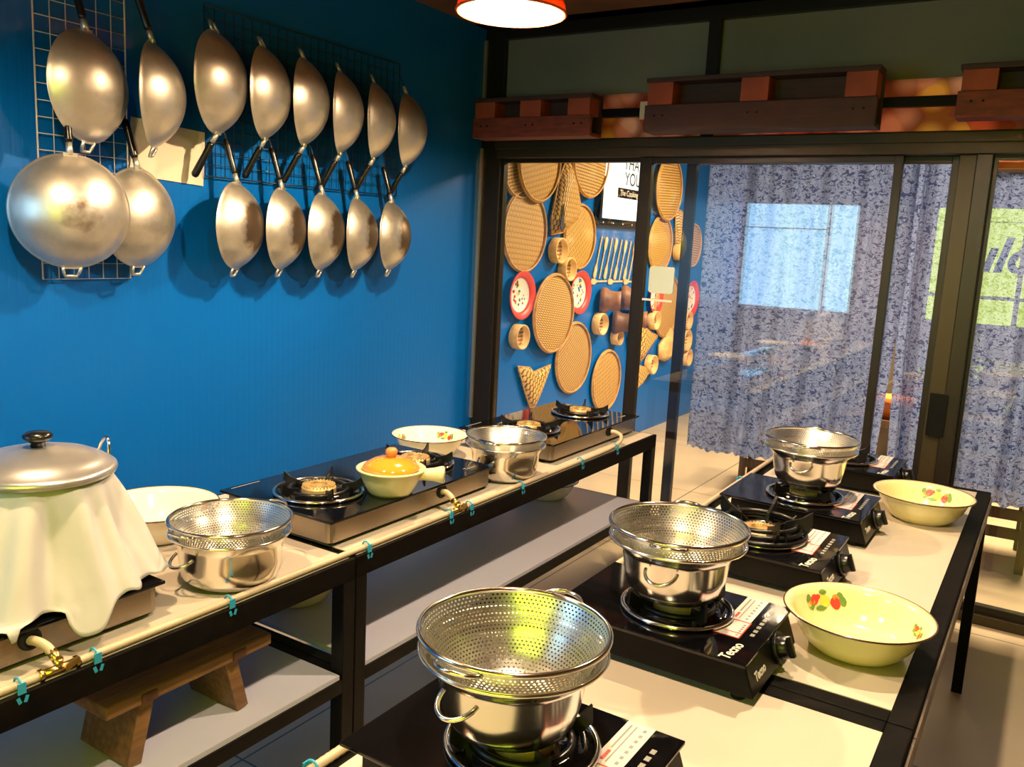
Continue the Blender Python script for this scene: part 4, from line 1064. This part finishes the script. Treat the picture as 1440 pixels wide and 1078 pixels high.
# ------------------------------------------------------------------ basket wall beyond the glass
BX = WX + 0.012
def facing(o_loc, roll=0.0):
    # local z -> +x (out of the wall), local y -> up, local x -> -y... right-handed
    return (o_loc, Matrix.Rotation(D(90), 4, 'Z') @ Matrix.Rotation(D(90), 4, 'X') @ Matrix.Rotation(roll, 4, 'Z'))
def tray(label, y, z, R, m=0, roll=0.0, off=0.0, group='round woven bamboo trays on the blue wall'):
    wm = (M_WEAVE, M_WEAVE2)[m]
    loc, Rm = facing((BX + off, y, z), roll)
    t = thing('bamboo_tray', label, 'tray', loc, Rm.to_euler(), group)
    s = MB(); s.lathe([(0.0, 0.018), (R * 0.5, 0.016), (R * 0.86, 0.010), (R * 0.97, 0.004)], 56); s.lathe([(0.0, 0.015), (R * 0.5, 0.013), (R * 0.97, 0.001)], 56)
    s.build('woven_sheet', wm, t)
    s = MB(); s.torus((0, 0, 0.008), R * 0.975, 0.0085, seg=64); s.torus((0, 0, 0.018), R * 0.955, 0.006, seg=64); s.build('tray_rim', M_BAMBOO_RIM, t)
tray('large woven tray cut off at the top left of the glass, overlapping the tray below', 4.605, 2.02, 0.25, 0, 0.3, 0.035)
tray('large woven tray left of the woven hood, nearest the dark jamb', 4.532, 1.593, 0.254, 0, 0.0)
tray('dark woven tray half under the top left tray', 4.45, 2.00, 0.22, 1, 0.5, 0.0)
tray('woven tray at the top beside the bright sign', 5.273, 2.10, 0.26, 1, 0.2, 0.035)
tray('woven tray under the sign, left of the wooden spatulas', 5.244, 1.579, 0.222, 0, 0.7)
tray('large woven tray between the two red enamel trays', 4.895, 1.076, 0.262, 0, 1.2, 0.03)
tray('woven tray low in the middle, tucked under the larger one', 5.26, 0.747, 0.253, 1, 0.9)
tray('lowest woven tray, just above the far stove burner', 5.807, 0.524, 0.236, 0, 0.4)
tray('woven tray behind the sliding glass at the top', 6.667, 2.008, 0.259, 1, 0.3, 0.03)
tray('woven tray behind the sliding glass above the white plate', 6.641, 1.56, 0.235, 0, 1.4)
tray('tall looking woven tray behind the white plate', 6.88, 1.048, 0.272, 0, 0.8)
tray('farthest woven tray, beside the curtain edge', 7.377, 1.566, 0.19, 1, 0.2)

def red_tray(label, y, z, R, seed):
    loc, Rm = facing((BX, y, z), seed)
    t = thing('enamel_tray', label, 'tray', loc, Rm.to_euler(), 'red rimmed enamel trays on the blue wall')
    s = MB(); s.lathe([(0, 0.006), (R * 0.68, 0.006), (R * 0.70, 0.010)], 48); s.build('white_centre', M_WHITE_P, t)
    s = MB(); s.lathe([(R * 0.70, 0.010), (R * 0.80, 0.022), (R * 0.97, 0.032), (R, 0.032), (R * 0.98, 0.028), (R * 0.80, 0.016), (R * 0.70, 0.004)], 48, closed=True); s.build('red_rim', M_RED, t)
    s = MB(); rn = random.Random(seed * 10)
    for k in range(26):
        a = rn.uniform(0, 6.28); rr = R * 0.6 * math.sqrt(rn.random()); sz = rn.uniform(0.006, 0.016); s.mi = rn.choice([0, 0, 1, 2, 3])
        pts = [(rr * math.cos(a) + sz * math.cos(b) * rn.uniform(.6, 1), rr * math.sin(a) + sz * math.sin(b) * rn.uniform(.6, 1)) for b in [2 * PI * j / 7 for j in range(7)]]
        s.poly(pts, 0.0006, Matrix.Translation((0, 0, 0.0062)))
    s.build('painted_pattern', [M_BLUEP, M_RED, M_GREEN, M_YELLOW], t)
red_tray('red rimmed enamel tray with a blue painted centre, left of the big woven tray', 4.512, 1.203, 0.15, 1)
red_tray('red rimmed enamel tray with pale centre, right of the big woven tray', 5.273, 1.202, 0.15, 2)
red_tray('red rimmed enamel tray seen through the sliding glass by the white plate', 6.606, 1.129, 0.135, 3)
red_tray('red rimmed enamel tray farthest away beside the curtain edge', 7.417, 1.092, 0.165, 4)

def steam_ring(label, y, z, R, m=M_BAMBOO_L, dp=0.06, tiltz=0.0):
    loc, Rm = facing((BX, y, z), 0)
    e = Rm.to_euler()
    t = thing('bamboo_steamer', label, 'steamer', loc, e, 'small round bamboo steamers on the blue wall')
    s = MB(); s.lathe([(R, 0.0), (R, dp), (R * 0.88, dp), (R * 0.88, 0.012), (0, 0.012), (0, 0.0)], 36, closed=False); s.build('steamer_wall', m, t)
    s = MB()
    for k in range(5): s.b2((-R * 0.8, -R * 0.6 + k * R * 0.3 - 0.004, 0.013), (R * 0.8, -R * 0.6 + k * R * 0.3 + 0.004, 0.018))
    s.build('slat_bottom', M_TERRA, t)
steam_ring('small bamboo steamer between the two upper woven trays', 4.923, 1.483, 0.083)
steam_ring('small bamboo steamer just above the big middle tray', 5.061, 1.363, 0.078)
steam_ring('small pale bamboo steamer left, under the red tray', 4.496, 0.948, 0.078)
steam_ring('small bamboo steamer left of the dark clay pot', 5.600, 0.967, 0.080)
steam_ring('small bamboo steamer below the clay pots', 5.900, 0.850, 0.060)
steam_ring('bamboo cup high behind the sliding glass', 7.005, 1.505, 0.070, M_BAMBOO_L, 0.09)
steam_ring('round bamboo steamer behind glass under the red tray', 6.584, 0.942, 0.078)
steam_ring('lowest round bamboo steamer behind the sliding glass', 6.595, 0.574, 0.08)
steam_ring('bamboo steamer in the far strip, upper of three', 7.321, 0.904, 0.083)
steam_ring('bamboo steamer in the far strip, middle of three', 7.327, 0.724, 0.098)
steam_ring('bamboo steamer in the far strip, lowest of three', 7.398, 0.563, 0.078)

def clay_jar(label, y, z, R, m, dep=0.15):
    loc, Rm = facing((BX, y, z), 0)
    t = thing('clay_jar', label, 'jar', loc, (Rm @ Matrix.Rotation(D(25), 4, 'Y')).to_euler(), 'brown clay jars on the blue wall')
    s = MB(); s.lathe([(R * 0.85, 0.0), (R, 0.02), (R * 0.98, 0.04), (R * 0.78, 0.07), (R * 0.72, dep * 0.8), (R * 0.80, dep), (R * 0.70, dep), (R * 0.62, dep * 0.8), (R * 0.6, dep * .6), (0, dep * .55)], 40); s.build('jar_body', m, t)
    s = MB(); s.lathe([(0, dep * 0.72), (R * 0.62, dep * 0.72)], 32); s.build('jar_lid', M_BAMBOO_RIM, t)
clay_jar('brown clay jar sticking out of the wall under the spatulas, left one', 5.632, 1.136, 0.095, M_TERRA)
clay_jar('brown clay jar sticking out of the wall beside the door post', 5.98, 1.145, 0.095, MATS['brown_terracotta'])
clay_jar('dark clay jar below the two upper jars', 5.86, 0.965, 0.092, mat('smoked_clay', (0.13, 0.055, 0.02), 0.5))
clay_jar('clay jar half hidden behind the door post', 6.13, 0.975, 0.085, M_TERRA)

def woven_poly(name, label, pts, y, z, m, cat='basket', dp=0.05, group=None, dark=None):
    loc, Rm = facing((BX, y, z), 0)
    t = thing(name, label, cat, loc, Rm.to_euler(), group)
    # pillow shaped: outline, raised middle
    s = MB(); n = len(pts); cx = sum(p[0] for p in pts) / n; cy = sum(p[1] for p in pts) / n
    rings = []
    for f, h in ((1.0, 0.0), (1.0, 0.012), (0.85, dp * 0.65), (0.5, dp * 0.95)):
        rings.append([s.bm.verts.new((cx + (p[0] - cx) * f, cy + (p[1] - cy) * f, h)) for p in pts])
    for a, b in zip(rings, rings[1:]):
        for i in range(n):
            f = s.bm.faces.new([a[i], a[(i + 1) % n], b[(i + 1) % n], b[i]]); f.smooth = True
    s.bm.faces.new(rings[-1]); s.bm.faces.new(rings[0][::-1])
    s.build('woven_body', m, t)
    if dark:
        s = MB(); s.poly(dark, 0.004, Matrix.Translation((0, 0, dp * 0.8))); s.build('dark_opening', M_DARKIN, t)
    s = MB(); s.tube([(p[0], p[1], 0.012) for p in pts], 0.005, 6, closed=True); s.build('binding', M_BAMBOO_RIM, t)
TRI = [(-0.20, 0.15), (-0.06, 0.125), (0.0, 0.09), (0.06, 0.10), (0.21, 0.12), (0.10, -0.06), (0.03, -0.145), (-0.03, -0.14), (-0.10, -0.03)]
GP = 'palm leaf pouches on the blue wall'
woven_poly('palm_pouch', 'triangular palm leaf pouch at lower left, point down', TRI, 4.727, 0.612, M_WEAVE3, group=GP)
woven_poly('palm_pouch', 'palm leaf pouch behind the sliding glass, turned sideways', [(-0.18, 0.16), (-0.06, 0.08), (0.20, 0.0), (0.02, -0.10), (-0.10, -0.19), (-0.19, -0.12)], 6.523, 0.805, M_WEAVE3, group=GP)
woven_poly('palm_pouch', 'lowest palm leaf pouch behind the door post', [(-0.22, 0.12), (0.18, 0.03), (0.0, -0.08), (-0.20, -0.14)], 6.451, 0.50, M_WEAVE3, group=GP)
woven_poly('palm_pouch', 'narrow palm leaf pouch left of the door post', [(-0.05, 0.15), (0.10, 0.16), (0.14, -0.06), (0.03, -0.16)], 6.20, 0.684, M_WEAVE3, group=GP)
woven_poly('woven_hood', 'pointed woven hood with a dark slit, between the upper trays', [(-0.02, 0.24), (0.10, 0.09), (0.17, -0.05), (0.15, -0.16), (-0.02, -0.24), (-0.16, -0.26), (-0.17, -0.14), (-0.10, 0.10)], 5.012, 1.84, M_WEAVE, dp=0.08, dark=[(-0.15, -0.20), (-0.12, -0.06), (-0.09, -0.12), (-0.08, -0.20), (-0.12, -0.24)])
woven_poly('fish_trap', 'slim woven fish trap hanging behind the sliding glass', [(-0.09, 0.17), (0.06, 0.15), (0.11, -0.02), (0.06, -0.20), (-0.02, -0.12)], 6.984, 1.70, M_WEAVE2, dp=0.07)
woven_poly('bamboo_scoop', 'pale bamboo scoop behind the sliding glass', [(-0.13, 0.02), (0.10, 0.16), (0.13, -0.10), (0.02, -0.13), (-0.12, -0.10)], 6.90, 0.70, M_BAMBOO_L, dp=0.07, dark=[(0.01, -0.06), (0.05, 0.06), (0.08, 0.0), (0.06, -0.08)])

# wooden spatulas
def spatula(label, y, z, ang, L=0.30, flip=1, group='wooden spatulas in a row on the blue wall'):
    s = MB(); h = L / 2
    pts = [(-0.006, -h), (0.006, -h), (0.0065, h * 0.30), (0.020, h * 0.55), (0.021, h * 0.9), (0.008, h), (-0.008, h), (-0.021, h * 0.9), (-0.020, h * 0.55), (-0.0065, h * 0.30)]
    if flip < 0: pts = [(p[0], -p[1]) for p in pts][::-1]
    s.poly(pts, 0.008)
    loc, Rm = facing((WX + 0.004, y, z), D(ang))
    o = s.build('wooden_spatula', M_SPAT, None, loc=loc, bevel=0.001); o.rotation_euler = Rm.to_euler()
    tag(o, label, 'spatula', group)
onm = ['first', 'second', 'third', 'fourth', 'fifth', 'sixth', 'seventh', 'eighth', 'ninth']
for k in range(9):
    spatula('leaning wooden spatula, %s from the left, blade %s' % (onm[k], 'up' if k % 2 else 'down'), 5.56 + k * 0.083, 1.445 - 0.004 * k, -16, 0.31, 1 if k % 2 else -1)
for k, nm in enumerate(('left', 'middle', 'right')):
    spatula('wooden spatula lying level under the row, %s one' % nm, 5.60 + k * 0.27, 1.272 - 0.005 * k, 90, 0.25, 1, 'level wooden spatulas under the row')

# light box sign of the cooking school
t = thing('lightbox_sign', 'bright white framed cooking school sign on the blue wall', 'sign', (WX + 0.001, 5.85, 1.70))
s = MB(); s.b2((0, -0.385, -0.03), (0.05, 0.40, 0.60)); s.build('sign_frame', M_BLACK, t, bevel=0.004)
s = MB(); s.b2((0.05, -0.35, 0.02), (0.056, 0.37, 0.56)); s.build('lit_panel', M_LIGHTBOX, t)
MS = lambda y, z: frame_m((0.0575, y, z), (0, 1, 0), (0, 0, 1), (1, 0, 0))
text('sign_heading', 'THAI', 0.13, M_BLACK, t, MS(0.08, 0.42))
text('sign_heading', 'YOU', 0.13, M_BLACK, t, MS(0.10, 0.31))
s = MB(); s.b2((0.0565, -0.14, 0.175), (0.058, 0.345, 0.245)); s.build('dark_strip', M_BLACK, t)
text('sign_line', 'The Cooking Edu', 0.058, M_WHITE_P, t, frame_m((0.0590, 0.10, 0.21), (0, 1, 0), (0, 0, 1), (1, 0, 0)))
s = MB()
for k in range(5): s.cyl((0.048, -0.33 + k * 0.16, -0.01), (0.053, -0.33 + k * 0.16, -0.01), 0.006, 8)
s.build('frame_stud', M_STICK, t)

# ------------------------------------------------------------------ wooden furniture beyond the curtains
def chair(label, x, y, rz, h=0.85, w=0.40):
    t = thing('wooden_chair', label, 'chair', (x, y, 0), (0, 0, rz), 'dark wooden chairs beyond the curtains')
    for sx in (-1, 1):
        s = MB(); s.b2((sx * w / 2 - 0.02, w / 2 - 0.02, 0), (sx * w / 2 + 0.02, w / 2 + 0.02, 0.43)); s.build('leg', M_DARKWOOD, t)
        s = MB(); s.b2((sx * w / 2 - 0.02, -w / 2 - 0.02, 0), (sx * w / 2 + 0.02, -w / 2 + 0.02, h)); s.build('leg', M_DARKWOOD, t)
    s = MB(); s.b2((-w / 2 - 0.02, -w / 2 - 0.02, 0.43), (w / 2 + 0.02, w / 2 + 0.03, 0.46)); s.build('seat', M_DARKWOOD, t)
    for z in (0.17, 0.27):
        s = MB(); s.b2((-w / 2 + .02, -w / 2 - 0.01, z), (w / 2 - .02, -w / 2 + 0.01, z + 0.055)); s.build('stretcher', M_DARKWOOD, t)
    s = MB(); s.b2((-w / 2 + .02, -w / 2 - 0.01, 0.60), (w / 2 - .02, -w / 2 + 0.01, 0.66)); s.b2((-w / 2 + .02, -w / 2 - 0.01, 0.76), (w / 2 - .02, -w / 2 + 0.01, 0.83)); s.build('backrest', M_DARKWOOD, t)
chair('dark wooden chair whose legs show under the left end of the wide curtain', -1.42, 5.60, 0.15)
chair('dark wooden chair under the right curtain with crossing stretchers', -0.22, 5.10, 0.05, w=0.42)
chair('dark wooden chair farther right beyond the glass, cut by the picture edge', 0.38, 5.15, 0.0)
t = thing('wooden_counter', 'small wooden counter glimpsed through the curtain gap', 'counter', (-0.72, 5.15, 0))
s = MB(); s.b2((-0.25, 0, 0.0), (0.25, 0.35, 0.60)); s.build('cabinet', M_DARKWOOD, t)
s = MB(); s.b2((-0.27, -0.02, 0.60), (0.27, 0.37, 0.64)); s.build('worktop', M_WOOD, t)
s = MB(); s.lathe([(0, 0), (0.08, 0), (0.10, 0.04), (0.11, 0.12), (0.10, 0.12), (0, 0.05)], 32); o = s.build('orange_bowl', M_ORANGE, None, loc=(-0.72, 5.28, 0.641)); tag(o, 'orange bowl on the wooden counter seen in the curtain gap', 'bowl')
s = MB(); s.lathe([(0, 0), (0.07, 0), (0.07, 0.18), (0.05, 0.24), (0.03, 0.25), (0, 0.25)], 32); o = s.build('woven_jar', M_WEAVE3, None, loc=(-0.66, 5.45, 0.641)); tag(o, 'tan woven jar behind the orange bowl in the curtain gap', 'jar')
